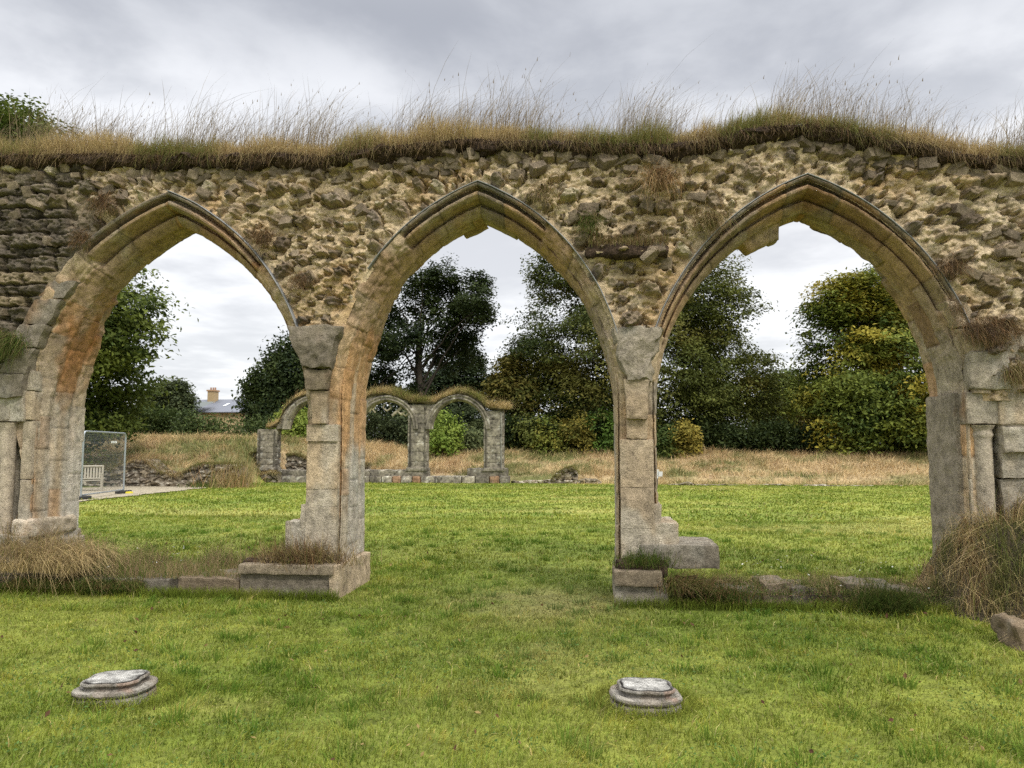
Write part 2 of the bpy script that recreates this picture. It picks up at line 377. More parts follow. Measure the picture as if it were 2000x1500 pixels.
SEC_J = [(1, .05), (.95, .03), (.9, .03), (.8, .03), (.7, .03), (.6, .03), (.5, .03), (.45, .03), (.40, .03), (.36, .03), (.32, .03), (.30, .07), (.22, .09), (.16, .05), (.10, .06), (.13, .11), (.06, .14), (.0, .17), (0, .24), (.12, .26), (.12, .32), (0, .34), (0, .45), (0, .58), (.10, .60), (.10, .66), (0, .69), (.02, .76), (.03, .9)]
def refine(sec, n=4):
    a = np.array(sec); t = np.arange(len(a)); return np.stack([np.interp(np.linspace(0, len(a)-1, (len(a)-1)*n+1), t, a[:, k]) for k in (0, 1)], 1)
def arch_half(acc, A, k, ai):
    (cx, cz, R), (ex, ez, RE), hood = A[k]; sg = 1 if k == 'R' else -1; ax = A['ax']
    pm = math.acos(abs(ax-cx)/R); qm = math.acos(abs(ax-ex)/RE)
    zs = ZS if not (ai == 0 and k == 'L') else 2.4
    p0 = math.asin((zs-.05-cz)/R); q0 = math.asin((zs-ez)/RE)
    zj = np.arange(-.05, cz, .02); ph = np.linspace(0, pm, int(R*pm/.018))
    I = np.concatenate([np.stack([np.full(len(zj), cx+sg*R), zj], 1), np.stack([cx+sg*R*np.cos(ph), cz+R*np.sin(ph)], 1)])
    phi = np.concatenate([np.zeros(len(zj)), ph]); s = np.concatenate([zj, cz+R*ph])
    nrm = np.stack([sg*np.cos(phi), np.sin(phi)], 1)
    tt = np.clip((phi-p0)/(pm-p0), 0, 1); q = lerp(q0, qm, tt)
    E = np.stack([ex+sg*RE*np.cos(q), ez+RE*np.sin(q)], 1)
    i0 = np.searchsorted(phi, p0); w0 = np.linalg.norm(E[i0]-I[i0])
    wid = np.interp(s, [1.2, s[i0]], [.17 if not (ai == 0 and k == 'L') and not (ai == 2 and k == 'R') else .1, w0])
    low = phi < p0; E[low] = I[low]+nrm[low]*wid[low, None]
    # voussoirs
    js = [-.05]; rr = random.Random(ai*7+(k == 'R'))
    while js[-1] < s[-1]: js.append(js[-1]+(rr.uniform(.34, .6) if js[-1] > cz else rr.uniform(.3, .5)))
    js = np.array(js); rnd = np.array([rr.random() for _ in js]); rnd2 = np.array([rr.random() for _ in js]); rnd3 = np.array([rr.random() for _ in js])
    M_, P_, J_ = refine(SEC_M), refine(SEC_P), refine(SEC_J)
    z = I[:, 1]; hz = hood+(vn(np.stack([s*9, s*0, s*0+ai], 1), 8)-.5)*.05
    isM = ss(hz, hz+.03, z); isJ = 1-ss(cz-.1, cz+.7, z)
    ns, nc = len(s), len(M_)
    sec = P_[None]*(1-isM)[:, None, None]+M_[None]*isM[:, None, None]
    sec = sec*(1-isJ)[:, None, None]+J_[None]*isJ[:, None, None]
    rho, y = sec[..., 0], sec[..., 1]
    band = np.where(y < .3, 0, np.where(y < .64, 1, 2)); bofs = np.array([0, .14, .31])[band]
    S2 = s[:, None]+bofs; iv = np.clip(np.searchsorted(js, S2)-1, 0, len(js)-1)
    r1, r2, r3 = rnd[iv], rnd2[(iv+band*3) % len(js)], rnd3[(iv+band*5) % len(js)]
    jd = np.minimum(np.abs(S2-js[iv]), np.abs(js[np.clip(iv+1, 0, len(js)-1)]-S2))
    wd = np.linalg.norm(E-I, axis=1)[:, None]
    # broken back order towards the crown
    up = ss(cz+.9, cz+1.7, z)[:, None]; back = ss(.62, .7, y)
    rag = (r2*.16+(vn(np.stack([S2*7, y*4, y*0], -1), 3)-.5)*.05)*up
    rho_m = rho*wd+back*rag*.9+ss(.45, .62, y)*.03*r2*up
    y = y-ss(.8, .9, y)*(r3*.14+.04*vn(np.stack([S2*14, y*0, y*0], -1), 6))*(.3+.7*up)
    if ai == 2 and k == 'L':       # hanging chunk of the inner order
        hx = I[:, 0][:, None]; ch = ss(1.66, 1.72, hx)*(1-ss(2.06, 2.09, hx))*ss(.33, .40, y)*(1-ss(.8, .84, y))
        rho_m = rho_m-ch*(.13+.05*(hx-1.7)/.4)
    if ai == 0:
        ch = ss(cz+1.2, cz+1.25, z)[:, None]*ss(.6, .66, y); rho_m = rho_m+ch*.05
    # rough, spalled lengths
    pl = (1-isM)*(1-isJ); W3 = np.stack([I[:, 0][:, None]+0*y, y, z[:, None]+0*y], -1)
    spall = (fbm(W3*4, 71+ai, 4)-.5)*.22*pl[:, None]*(rho > .25)
    rho_m = rho_m-(r1-.5)*.012*(rho < .2)+0
    y = y+(r1-.5)*.012*(rho > .3)+spall+ (r2-.5)*.04*pl[:, None]*(rho > .3)
    gro = np.exp(-(jd/.009)**2)*.009
    rho_m = rho_m+gro*(rho < .3); y = y+gro*(rho >= .3)
    d2 = E-I; d2 = d2/np.linalg.norm(d2, axis=1)[:, None]
    X = I[:, 0][:, None]+d2[:, 0][:, None]*rho_m; Z = z[:, None]+d2[:, 1][:, None]*rho_m
    # keep each half on its own side of the crown
    X = np.where(sg*(X-ax) < 0, ax, X)
    V = np.stack([X, y, Z], -1)
    V = V+np.stack([fbm(V*13+q_*9, 80+q_, 3)-.5 for q_ in range(3)], -1)*.016*(1+1.5*pl[:, None, None])
    V[..., 0][-1] = ax
    w = V.reshape(-1, 3); rf = ((r1*.5+r2*.5)).ravel()
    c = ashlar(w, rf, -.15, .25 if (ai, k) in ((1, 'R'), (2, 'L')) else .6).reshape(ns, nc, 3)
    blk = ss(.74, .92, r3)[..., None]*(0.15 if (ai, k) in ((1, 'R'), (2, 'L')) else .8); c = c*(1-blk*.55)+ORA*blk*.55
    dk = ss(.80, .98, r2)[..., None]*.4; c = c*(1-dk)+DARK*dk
    hb = ss(cz+.2, cz+1.0, z)[:, None, None]*.36; c = c*(1-hb)+c*np.array([.84, .60, .42])*hb  # brown arch-head stone, with soffit shade and a counter to green lawn bounce painted in
    lowj = (1-ss(1.2, 2.4, Z))*ss(.1, .3, y)*ss(.3, .55, fbm(V*np.array([3, 3, .6]), 91, 3)); c = c*(1-lowj[..., None]*.8)+np.array([.43, .41, .36])*lowj[..., None]*.8
    if (ai, k) == (1, 'L'):
        wv = (ss(.4, 1.3, Z)*(1-ss(2.6, 3.3, Z))*ss(.25, .6, fbm(V*np.array([9, 9, .5]), 93, 3))*ss(.12, .3, rho+.5*ss(1.2, 2.2, Z)))[..., None]*.8; c = c*(1-wv)+np.array([.47, .27, .12])*wv
    lt = (pl[:, None]*(rho > .3)*ss(.3, .55, fbm(V*2.2, 94, 3)))[..., None]*.6; c = c*(1-lt)+np.array([.50, .40, .26])*lt
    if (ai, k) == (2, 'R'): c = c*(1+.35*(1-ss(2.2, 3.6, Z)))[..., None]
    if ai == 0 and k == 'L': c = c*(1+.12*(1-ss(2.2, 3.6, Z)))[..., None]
    hd = (isM[:, None]*(rho > .8)*ss(.35, .6, fbm(V*np.array([5, 5, 5]), 92, 3)))[..., None]*.7; c = c*(1-hd)+np.array([.19, .18, .16])*hd
    c = c*(1-np.exp(-(jd/.008)**2)*.4)[..., None]
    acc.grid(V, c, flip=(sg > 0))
    return E
NEAR = empty('ruined_arcade', (-1.3, .45, 0), 'long ruined stone arcade with three pointed arches and grass growing along its top', 'ruin')
def child(o):      # keep world position under an offset empty
    o.location = -NEAR.location; return o
EXT = []
for i, A in enumerate(ARCH):
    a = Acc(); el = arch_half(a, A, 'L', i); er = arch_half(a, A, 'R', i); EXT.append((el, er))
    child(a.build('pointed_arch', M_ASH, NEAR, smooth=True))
# ---- rubble face as a relief of real stones set in mortar
def rubble():
    xs = np.arange(ZTL, ZTR, .0125); zs = np.arange(2.1, 5.35, .0125)
    X, Z = np.meshgrid(xs, zs, indexing='ij'); zt = ztop(X)
    q = np.stack([X, Z, 0*X], -1)
    ie = inside_ext(X, Z)
    cours = ss(-5.75, -6.25, X+(Z-4)*.25+(fbm(q*2, 5)-.5)*.8)       # coursed masonry on the left
    n1 = fbm(q*2.2, 41, 4); n2 = fbm(q*9, 42, 4); n3 = fbm(q*np.array([22, 34, 1.]), 43, 3)
    f1, e1, c1 = facets(X+(n2-.5)*.05, Z+(n3-.5)*.04, 9, 3, 1.6); f2, e2, c2 = facets(X+(n3-.5)*.02, Z+(n2-.5)*.03, 24, 5, 1.7)
    rid = 1-np.abs(fbm(q*np.array([6, 9, 1.]), 44, 4)-.5)*4
    H = (n1-.5)*.13+(n2-.5)*.05+(n3-.5)*.03+(f1-.5)*.045+(f2-.5)*.012-.008*ss(.12, 0, e1)
    H = H-cours*((n1-.5)*.1+.02)
    col = mixc((.52, .395, .24), (.70, .565, .375), ss(.2, .8, n1*.35+n2*.25+n3*.1+c1*.2+c2*.1))
    col = mixc(col, (.50, .31, .13), ss(.52, .7, fbm(q*1.3, 45, 3))*.5)
    col = mixc(col, (.50, .44, .33), ss(3.2, 5.2, X)*.45)
    col = mixc(col, (.32, .25, .16), ss(.55, .75, fbm(q*3.1, 47, 4))*.4)
    col = col*(.95+.1*c2)[..., None]
    dkc = ((c1 > .94) | (c2 > .95))*ss(.02, .12, np.where(c1 > .86, e1, e2)); col = mixc(col, (.19, .155, .11), dkc*.7)
    col = mixc(col, (.12, .10, .075), cours*.85)
    mask = np.zeros_like(X)
    R = random.Random(5); st = []
    def stone(cx, cz, a, b, ang, pro, tone, kind=0):
        rad = max(a, b)*1.5; i0, i1 = np.searchsorted(xs, [cx-rad, cx+rad]); j0, j1 = np.searchsorted(zs, [cz-rad, cz+rad])
        if i1-i0 < 3 or j1-j0 < 3: return
        x = X[i0:i1, j0:j1]-cx; z = Z[i0:i1, j0:j1]-cz
        wob = (n3[i0:i1, j0:j1]-.5)*.045
        c, s = math.cos(ang), math.sin(ang); u = (x*c+z*s)/a; v = (-x*s+z*c)/b
        sd = np.full(u.shape, -9.)
        m = 4 if kind else R.choice([5, 6, 7]); o = R.uniform(0, 6.3) if not kind else 0
        for k in range(m):
            t = o+k*2*math.pi/m+(R.uniform(-.35, .35) if not kind else R.uniform(-.1, .1)); rr = R.uniform(.72, 1.0)
            sd = np.maximum(sd, (math.cos(t)*u+math.sin(t)*v)-rr)
        sd = sd*min(a, b)+wob                              # metres, <0 inside
        ins = ss(.004, -.010, sd); tx, tz = R.uniform(-.55, .55), R.uniform(-.25, .6)
        h0 = H[i0:i1, j0:j1]; base = float(np.interp(0, [0, 1], [h0.mean(), 0]))
        hh = base+pro*ss(.003, -.012, sd)+(tx*x+tz*z)*.45+(f2[i0:i1, j0:j1]-.5)*.022+(f1[i0:i1, j0:j1]-.5)*.03
        pit = np.exp(-((sd-.012)/.014)**2)*.08*(.2+.8*ss(.1, -.1, v))
        H[i0:i1, j0:j1] = h0*(1-ins)+hh*ins-pit*(1-ins)
        cc = np.asarray(tone)*(1+(n2[i0:i1, j0:j1]-.5)*.9)[..., None]
        cc = cc*(.78+.44*f2[i0:i1, j0:j1])[..., None]; f = ss(.45, .65, n3[i0:i1, j0:j1])*R.uniform(0, .25); cc = cc*(1-f[..., None])+np.array([.36, .29, .19])*f[..., None]
        k3 = (ss(.006, -.006, sd))[..., None]
        cc = cc*(1.18 if not kind else 1.0); col[i0:i1, j0:j1] = col[i0:i1, j0:j1]*(1-k3)+cc*k3
    # coursed blocks
    z = 2.05
    while z < 5.4:
        hgt = R.uniform(.11, .19); x = ZTL
        while x < -5.3:
            l = R.uniform(.16, .5); cx, cz = x+l/2, z+hgt/2+R.uniform(-.01, .01)
            lim = -6.0-(cz-4)*.3+R.uniform(-.25, .25)
            if cx < lim:
                t = R.uniform(.6, 1.5); tone = (.125*t, .104*t, .078*t) if R.random() > .12 else (.24, .19, .12)
                stone(cx, cz, l*.56, hgt*.60, R.uniform(-.06, .06), R.uniform(.03, .09), tone, 1)
                st.append((cx, cz, max(l, hgt)*.5))
            x += l
        z += hgt
    placed = []
    def scatter(n, amin, amax, gap):
        for _ in range(n):
            cx, cz = R.uniform(-6.3, ZTR), R.uniform(2.2, 5.3)
            if cx < -6.0-(cz-4)*.3+.15: continue
            if cz > ztop(cx)-.02: continue
            a = R.uniform(amin, amax); b = a*R.uniform(.45, .85); d = float(inside_ext(np.array(cx), np.array(cz)))
            if d > -b*.7: continue
            if any((cx-p[0])**2+(cz-p[1])**2 < ((a+p[2])*gap)**2 for p in placed): continue
            ang = R.uniform(-.5, .5)
            if d > -.35:            # stones stand radially round the arch heads
                e = 1e-2; gx = float(inside_ext(np.array(cx+e), np.array(cz)))-d; gz = float(inside_ext(np.array(cx), np.array(cz+e)))-d
                ang = math.atan2(-gz, -gx)+R.uniform(-.3, .3)
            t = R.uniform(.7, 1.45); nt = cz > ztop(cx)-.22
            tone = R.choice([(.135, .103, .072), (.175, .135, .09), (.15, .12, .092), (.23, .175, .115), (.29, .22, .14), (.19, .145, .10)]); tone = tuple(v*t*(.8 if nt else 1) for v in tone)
            if R.random() < .1: tone = (.38, .32, .22)
            stone(cx, cz, a, b, ang, R.uniform(.05, .15), tone); placed.append((cx, cz, a))
    scatter(550, .085, .14, 1.25); scatter(2400, .045, .085, 1.22); scatter(3400, .022, .042, 1.3)
    # pale fresh faces on two stones under the turf at the far left
    for px, py in ((105, 336), (28, 330)):
        p = P(px, py); stone(p[0], p[2], .09, .055, .1, .08, (.55, .47, .34))
    # horizontal broken shelf above the right-hand pier
    for (px0, px1, py, pr) in ((1140, 1300, 500, .16), (1860, 2000, 355, .1)):
        p0, p1 = P(px0, py), P(px1, py); g = ss(p0[0]-.1, p0[0]+.1, X)*ss(p1[0]+.1, p1[0]-.1, X)*np.exp(-((Z-p0[2])/.06)**2); H = H+g*pr
    H = np.clip(H, -.16, .22)
    near = ss(.0, -.10, ie); H = H*near+(.0)*(1-near)
    H = H*(1-.5*ss(.3, 0, zt-Z))
    YY = -.03-H
    V = np.stack([X+(n3-.5)*.012, YY, Z+(n2-.5)*.01], -1)
    mid = (X > -6.45) & (X < 3.78)
    keep = (Z < zt+.03) & (ie < .05) & ~(mid & (Z < ZS-.05+.04*n1)) & ~((X > -6.85) & (X < -6.2) & (Z < 2.5))
    i = np.arange(X.size).reshape(X.shape); k = keep[:-1, :-1] & keep[1:, :-1] & keep[1:, 1:] & keep[:-1, 1:]
    Q = np.stack([i[:-1, :-1], i[1:, :-1], i[1:, 1:], i[:-1, 1:]], -1)[k]
    used = np.zeros(X.size, bool); used[Q.ravel()] = True; mp = np.cumsum(used)-1
    a = Acc(); a.add(V.reshape(-1, 3)[used], mp[Q], col.reshape(-1, 3)[used])
    # plain back face and ends
    xs2 = np.arange(ZTL, ZTR, .05); zs2 = np.arange(-.05, 5.2, .05); X2, Z2 = np.meshgrid(xs2, zs2, indexing='ij')
    ie2 = inside_ext(X2, Z2); q2 = np.stack([X2, Z2, 0*X2], -1)
    k2 = (Z2 < ztop(X2)+.05) & (ie2 < .1) & ~((X2 > -6.75) & (X2 < 3.95) & (Z2 < ZS))
    i = np.arange(X2.size).reshape(X2.shape); k = k2[:-1, :-1] & k2[1:, :-1] & k2[1:, 1:] & k2[:-1, 1:]
    Q = np.stack([i[:-1, :-1], i[:-1, 1:], i[1:, 1:], i[1:, :-1]], -1)[k]
    a.add(np.stack([X2, .87+(fbm(q2*4, 9)-.5)*.06, Z2], -1).reshape(-1, 3), Q, mixc((.2, .16, .1), (.4, .32, .2), fbm(q2*5, 10)).reshape(-1, 3))
    # individual stones that stand well clear of the face
    for n in range(300):
        cx, cz = R.uniform(-7.6, 5.2), R.uniform(2.9, 5.0)
        ccz = ztop(cx)-R.uniform(.03, .16) if n % 3 == 0 else cz
        d = float(inside_ext(np.array(cx), np.array(ccz)))
        if d > -.14 or ccz > ztop(cx)-.02 or (ccz < 3.0 and not (cx < -6.8 or cx > 4)): continue
        l, h_, t = R.uniform(.05, .12), R.uniform(.03, .07), R.uniform(.7, 1.5)
        j = np.searchsorted(xs, cx); k = np.searchsorted(zs, ccz); yb = float(YY[min(j, len(xs)-1), min(k, len(zs)-1)])
        rm = rotm('y', R.uniform(-.6, .6))@rotm('x', R.uniform(-.5, .3))@rotm('z', R.uniform(-.5, .5))
        tn = np.array([.20, .158, .11])*t
        block(a, cx-l, cx+l, yb-.035, yb+.10, ccz-h_, ccz+h_, lambda w, s_: tn*(1+(fbm(w*14, 3)-.5)[:, None]*1.0), res=.02, rad=.012, amp=.022, seed=n, rot=rm)
    return child(a.build('rubble_wall', M_RUB, NEAR, smooth=True))
rubble()
# ---- piers between the arches
def xI(ai, k):
    (cx, cz, R), _, _ = ARCH[ai][k]; sg = 1 if k == 'R' else -1
    return lambda z: cx+sg*np.where(np.asarray(z) > cz, np.sqrt(np.maximum(R*R-(np.asarray(z)-cz)**2, .01)), R)
def pz(py, x=0, y=-.03):     # height on the wall face for an image row near column x
    return P(x, py, y)[2]
def pier(ai, px, cuts, pro, seed, gl=.05, gr=.05, top_res=.02):
    a = Acc(); L0, R0 = xI(ai, 'R'), xI(ai+1, 'L')
    for n in range(len(cuts)-1):
        z1, z0 = pz(cuts[n], px), pz(cuts[n+1], px)
        xl = lambda z: L0(z)+gl; xr = lambda z: R0(z)-gr
        p = pro[n]; wide = n >= 3; gl_, gr_ = (gl, gr) if wide else (.12, .17 if ai == 0 else .11); xl = lambda z: L0(z)+gl_; xr = lambda z: R0(z)-gr_
        big = (.045 if ai == 0 else .085) if n == 0 else .02 if n == 1 else .006; lo = n >= 3; gp = .0008 if lo else .003; top = .07 if n == 0 else 0
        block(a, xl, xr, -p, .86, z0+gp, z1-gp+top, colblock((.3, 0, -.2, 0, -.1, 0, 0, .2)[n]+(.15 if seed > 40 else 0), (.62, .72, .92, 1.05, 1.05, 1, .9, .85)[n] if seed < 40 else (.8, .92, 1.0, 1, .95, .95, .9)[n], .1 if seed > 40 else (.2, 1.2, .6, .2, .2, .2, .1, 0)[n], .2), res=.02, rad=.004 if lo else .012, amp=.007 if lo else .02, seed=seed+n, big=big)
    # upper flare tucked behind the rubble
    return a
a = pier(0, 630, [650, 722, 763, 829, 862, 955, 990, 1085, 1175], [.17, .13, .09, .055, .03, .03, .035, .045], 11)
# broken courses that step out to the left of the left pier
for (x0, x1, y0, y1, n) in ((586, 600, 985, 1020, 1), (555, 600, 1018, 1088, 2)):
    p = P(x0, y1, -.02); q = P(x1, y0, -.02); block(a, p[0], q[0]+.1, -.02, .8, p[2]-.1, q[2], colblock(.3), amp=.012, seed=30+n, res=.02)
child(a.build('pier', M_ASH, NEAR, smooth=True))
a = pier(1, 1240, [655, 741, 818, 858, 952, 1032, 1110, 1190], [.13, .11, .045, .04, .04, .045, .06], 51)
for (x0, x1, y0, y1, yy, n) in ((1270, 1292, 985, 1025, .0, 1), (1270, 1325, 1022, 1075, -.03, 2), (1250, 1405, 1066, 1110, -.1, 3)):
    p = P(x0, y1, yy); q = P(x1, y0, yy); block(a, p[0], q[0], yy, .75, p[2]-.15*(n < 3), q[2], colblock(.25, .95 if n < 3 else .62, .1), amp=.018, seed=60+n, res=.02)
child(a.build('pier', M_ASH, NEAR, smooth=True))
# ---- jambs at both ends, with engaged shafts
a = Acc()
xj = ARCH[0]['L'][0][0]-ARCH[0]['L'][0][2]
for n, (z0, z1) in enumerate(((-.05, .7), (.7, 1.25), (1.25, 1.95), (1.95, 2.3), (2.3, 2.55))):
    block(a, PX(42) if n < 3 else xj-.30, xj-.03, .0 if n < 3 else -.02, .86, z0, z1-.005, colblock(.3, 1, .1), amp=.01, seed=70+n, res=.025)
    block(a, xj-.9, xj-.3 if n > 2 else PX(-22), -.02-.03*(n > 2), .5, z0, z1-.005, colblock(.4, .8, .1), amp=.014, seed=80+n, res=.025)
block(a, xj-2, xj-.06, .14, .86, -.05, 2.1, colblock(.5, .8), amp=.02, seed=77, res=.04)
block(a, xj-2, xj-.7, .02, .3, -.05, 2.2, colblock(.5), amp=.02, seed=78, res=.04)
block(a, xj-.6, xj-.12, -.05, .4, 1.93, 2.35, colblock(.4), amp=.02, seed=79, res=.03, big=.02)
block(a, xj-.34, xj+.0, -.1, .95, -.05, .60, colblock(.5, .9, 0), amp=.02, seed=72, res=.025, big=.02)      # moulded foot
block(a, xj-.22, xj+.03, -.04, .8, .55, .78, colblock(.6, 1.15), amp=.02, seed=73, res=.02, big=.04, rad=.05)
block(a, xj-.0, xj+.06, .3, .92, -.05, .5, colblock(.6), amp=.02, seed=74, res=.02, big=.02)
for n, (z0, z1) in enumerate(((2.2, 2.5), (2.5, 2.8), (2.8, 3.1), (3.1, 3.4), (3.4, 3.62))):       # stones that run into the arch head
    xa = xI(0, 'L')
    block(a, lambda z: xa(z)-.5, lambda z: xa(z)-.16, -.10+.015*n, .5, z0, z1-.01, (lambda w, s_: ashlar(w, np.full(len(w), .8))*.62), amp=.03, seed=90+n, res=.025, big=.03)
child(a.build('jamb', M_ASH, NEAR, smooth=True))
a = Acc(); zz = np.linspace(.1, 1.92, 60); xc = PX(13)
tube(a, np.c_[np.full(60, xc), np.full(60, .02), zz], .088+.012*np.exp(-((zz-1.86)/.03)**2)+.03*ss(1.86, 1.93, zz), ashlar(np.array([[xc, 0, 1.]]), np.array([.6]))[0], sides=24, rough=.012)
child(a.build('engaged_shaft', M_ASH, NEAR, smooth=True))
a = Acc(); xr = ARCH[2]['R'][0][0]+ARCH[2]['R'][0][2]
def xat(px, y=0.): return PX(px, y)
for n, (z0, z1) in enumerate(((-.05, .75), (.75, 1.3), (1.3, 1.95), (1.95, 2.35), (2.35, 2.8))):
    xa = xI(2, 'R')
    block(a, lambda z: xa(z)+.05, xat(1893), .01, .86, z0, z1-.005, colblock(.1, 1.12, .3), amp=.01, seed=110+n, res=.025)
    block(a, xat(1953), 6.1, (-.02, .0, -.03, -.05, -.02)[n], .86, z0, z1-.005, colblock(.45), amp=.02, seed=120+n, res=.03)
block(a, xat(1880), 6.1, .14, .86, -.05, 2.2, colblock(.5, .85), amp=.02, seed=130, res=.04)
block(a, xat(1889), xat(1960), -.03, .4, pz(828, 1920), pz(765, 1920), colblock(.5), amp=.012, seed=131, res=.02)
block(a, xat(1893), xat(1972), -.10, .4, pz(762, 1920), pz(687, 1920), colblock(.6, 1.1), amp=.02, seed=132, res=.02, big=.03, rad=.03)
block(a, xat(1950), xat(2100), -.06, .4, pz(828, 1980), pz(768, 1980), colblock(.3), amp=.015, seed=133, res=.02)
block(a, xat(1948), xat(2010), -.10, .4, pz(885, 1980), pz(832, 1980), colblock(.6, 1.1), amp=.02, seed=134, res=.02, big=.04)
for n, (y0, y1) in enumerate(((693, 770), (640, 692), (588, 640))):   # plain repaired stones in the right haunch
    z0, z1 = pz(y1, 1880), pz(y0, 1880); xa = xI(2, 'R')
    block(a, lambda z: xa(z)+.07, lambda z: xa(z)+.24+.02*n, -.07-.01*n, .3, z0, z1-.006, (lambda w, s_: ashlar(w, np.full(len(w), .45))*.95), amp=.012, seed=140+n, res=.02, big=.01)
child(a.build('jamb', M_ASH, NEAR, smooth=True))
a = Acc(); zz = np.linspace(.1, pz(830, 1925), 70); zt_ = zz[-1]; xc = xat(1923)
tube(a, np.c_[np.full(70, xc), np.full(70, .05), zz], .092+.015*np.exp(-((zz-(zt_-.10))/.02)**2)+.035*ss(zt_-.06, zt_, zz), ashlar(np.array([[xc, 0, 1.]]), np.array([.4]))[0], sides=24, rough=.012)
child(a.build('engaged_shaft', M_ASH, NEAR, smooth=True))
# ---- sill walls and plinths at the foot
a = Acc(); kd = lambda w, s_: ashlar(w, np.full(len(w), (s_*.37) % 1), .3, .0)*.38
def sill_block(px0, px1, pyt, pyb, y, dpt, seed, cf=kd, **kw):
    p, q = P(px0, pyb, y), P(px1, pyt, y); block(a, p[0], q[0], y, y+dpt, -.06, q[2], cf, seed=seed, **{**dict(res=.025, amp=.012), **kw})
for n, (x0, x1, yt) in enumerate(((-260, -62, 1128), (-60, 130, 1130), (132, 330, 1133), (346, 466, 1131))):
    sill_block(x0, x1, yt, 1160, -.28, .7, 200+n, amp=.02)
sill_block(468, 655, 1116, 1160, -.28, 1.0, 210, colblock(.2, .52, 0)); 
p, q = P(464, 1121, -.33), P(650, 1105, -.33); block(a, p[0], q[0], -.33, .3, p[2], q[2], colblock(.2, .6, 0), seed=211, res=.02, amp=.012)
xq = PX(648, -.28); block(a, xq, xq+.11, -.30, .9, -.06, pz(1105, 648, -.3), colblock(.3), seed=212, res=.02, amp=.012)
child(a.build('plinth', M_ASH, NEAR, smooth=True)); a = Acc()
# right pier plinth
sill_block(1200, 1305, 1145, 1172, -.25, 1.0, 220, colblock(.5, .75, 0)); p, q = P(1199, 1146, -.31), P(1294, 1117, -.31); block(a, p[0], q[0], -.31, .5, p[2]+.004, q[2], colblock(0, .5, 0), seed=221, res=.02, amp=.01)
for n in range(9):
    x0 = 1330+n*54; sill_block(x0, x0+50+4*(n % 2), 1142+7*(n % 3), 1172, -.16+.03*(n % 2), .6, 230+n, amp=.03, big=.03)
child(a.build('plinth', M_ASH, NEAR, smooth=True))
# ---- lead flashing laid over the hood mouldings
for i, k, f0 in ((0, 'R', .02), (1, 'L', .35), (1, 'R', .0), (2, 'L', .0), (2, 'R', .0)):
    E = EXT[i][0 if k == 'L' else 1]; sel = E[:, 1] > ZS+.0
    e = E[sel]; e = e[int(len(e)*f0):]; sg = 1 if k == 'R' else -1
    t = np.gradient(e, axis=0); t /= np.linalg.norm(t, axis=1)[:, None]; nn = np.stack([t[:, 1], -t[:, 0]], 1)*1.0
    nn = np.where((nn[:, 1] < 0)[:, None], -nn, nn)
    wv = (fbm(np.c_[e*3, e[:, :1]*0], 55, 3)-.5)*.02; a = Acc(); g = []
    for (o, y) in ((.001, -.106), (.008, -.10), (.011, -.02), (.014, .02), (.006, .02), (.0, -.03), (-.003, -.10)):
        q = e+nn*(o+wv[:, None]*.6); g.append(np.stack([q[:, 0], np.full(len(q), y)+wv, q[:, 1]], 1))
    a.grid(np.stack(g, 1), np.array([.27, .275, .28]), wrap=True)
    child(a.build('lead_flashing', M_LEAD, NEAR, smooth=True))
# ---- soil capping
def soil():
    xs = np.arange(ZTL, ZTR, .03); zt = ztop(xs)
    sec = [(.05, -.06), (-.05, -.05), (-.11, -.01), (-.15, .03), (-.14, .07), (-.08, .11), (.1, .15), (.45, .18), (.8, .16), (1.0, .08), (1.03, .0), (.9, -.1)]
    sec = refine(sec, 4); V = np.stack([np.stack([xs, np.full(len(xs), y), zt+z], 1) for y, z in sec], 1)
    n = np.stack([fbm(V*np.array([5, 6, 8.])+k*9, 130+k, 4)-.5 for k in range(3)], -1); V = V+n*np.array([.06, .22, .16])+(fbm(V*np.array([16, 16, 16.]), 139, 3)[..., None]-.5)*np.array([0, .07, .07])
    a = Acc(); a.grid(V, mixc((.022, .014, .010), (.075, .05, .034), fbm(V*12, 7)))
    return child(a.build('soil_capping', M_SOIL, NEAR))
soil()
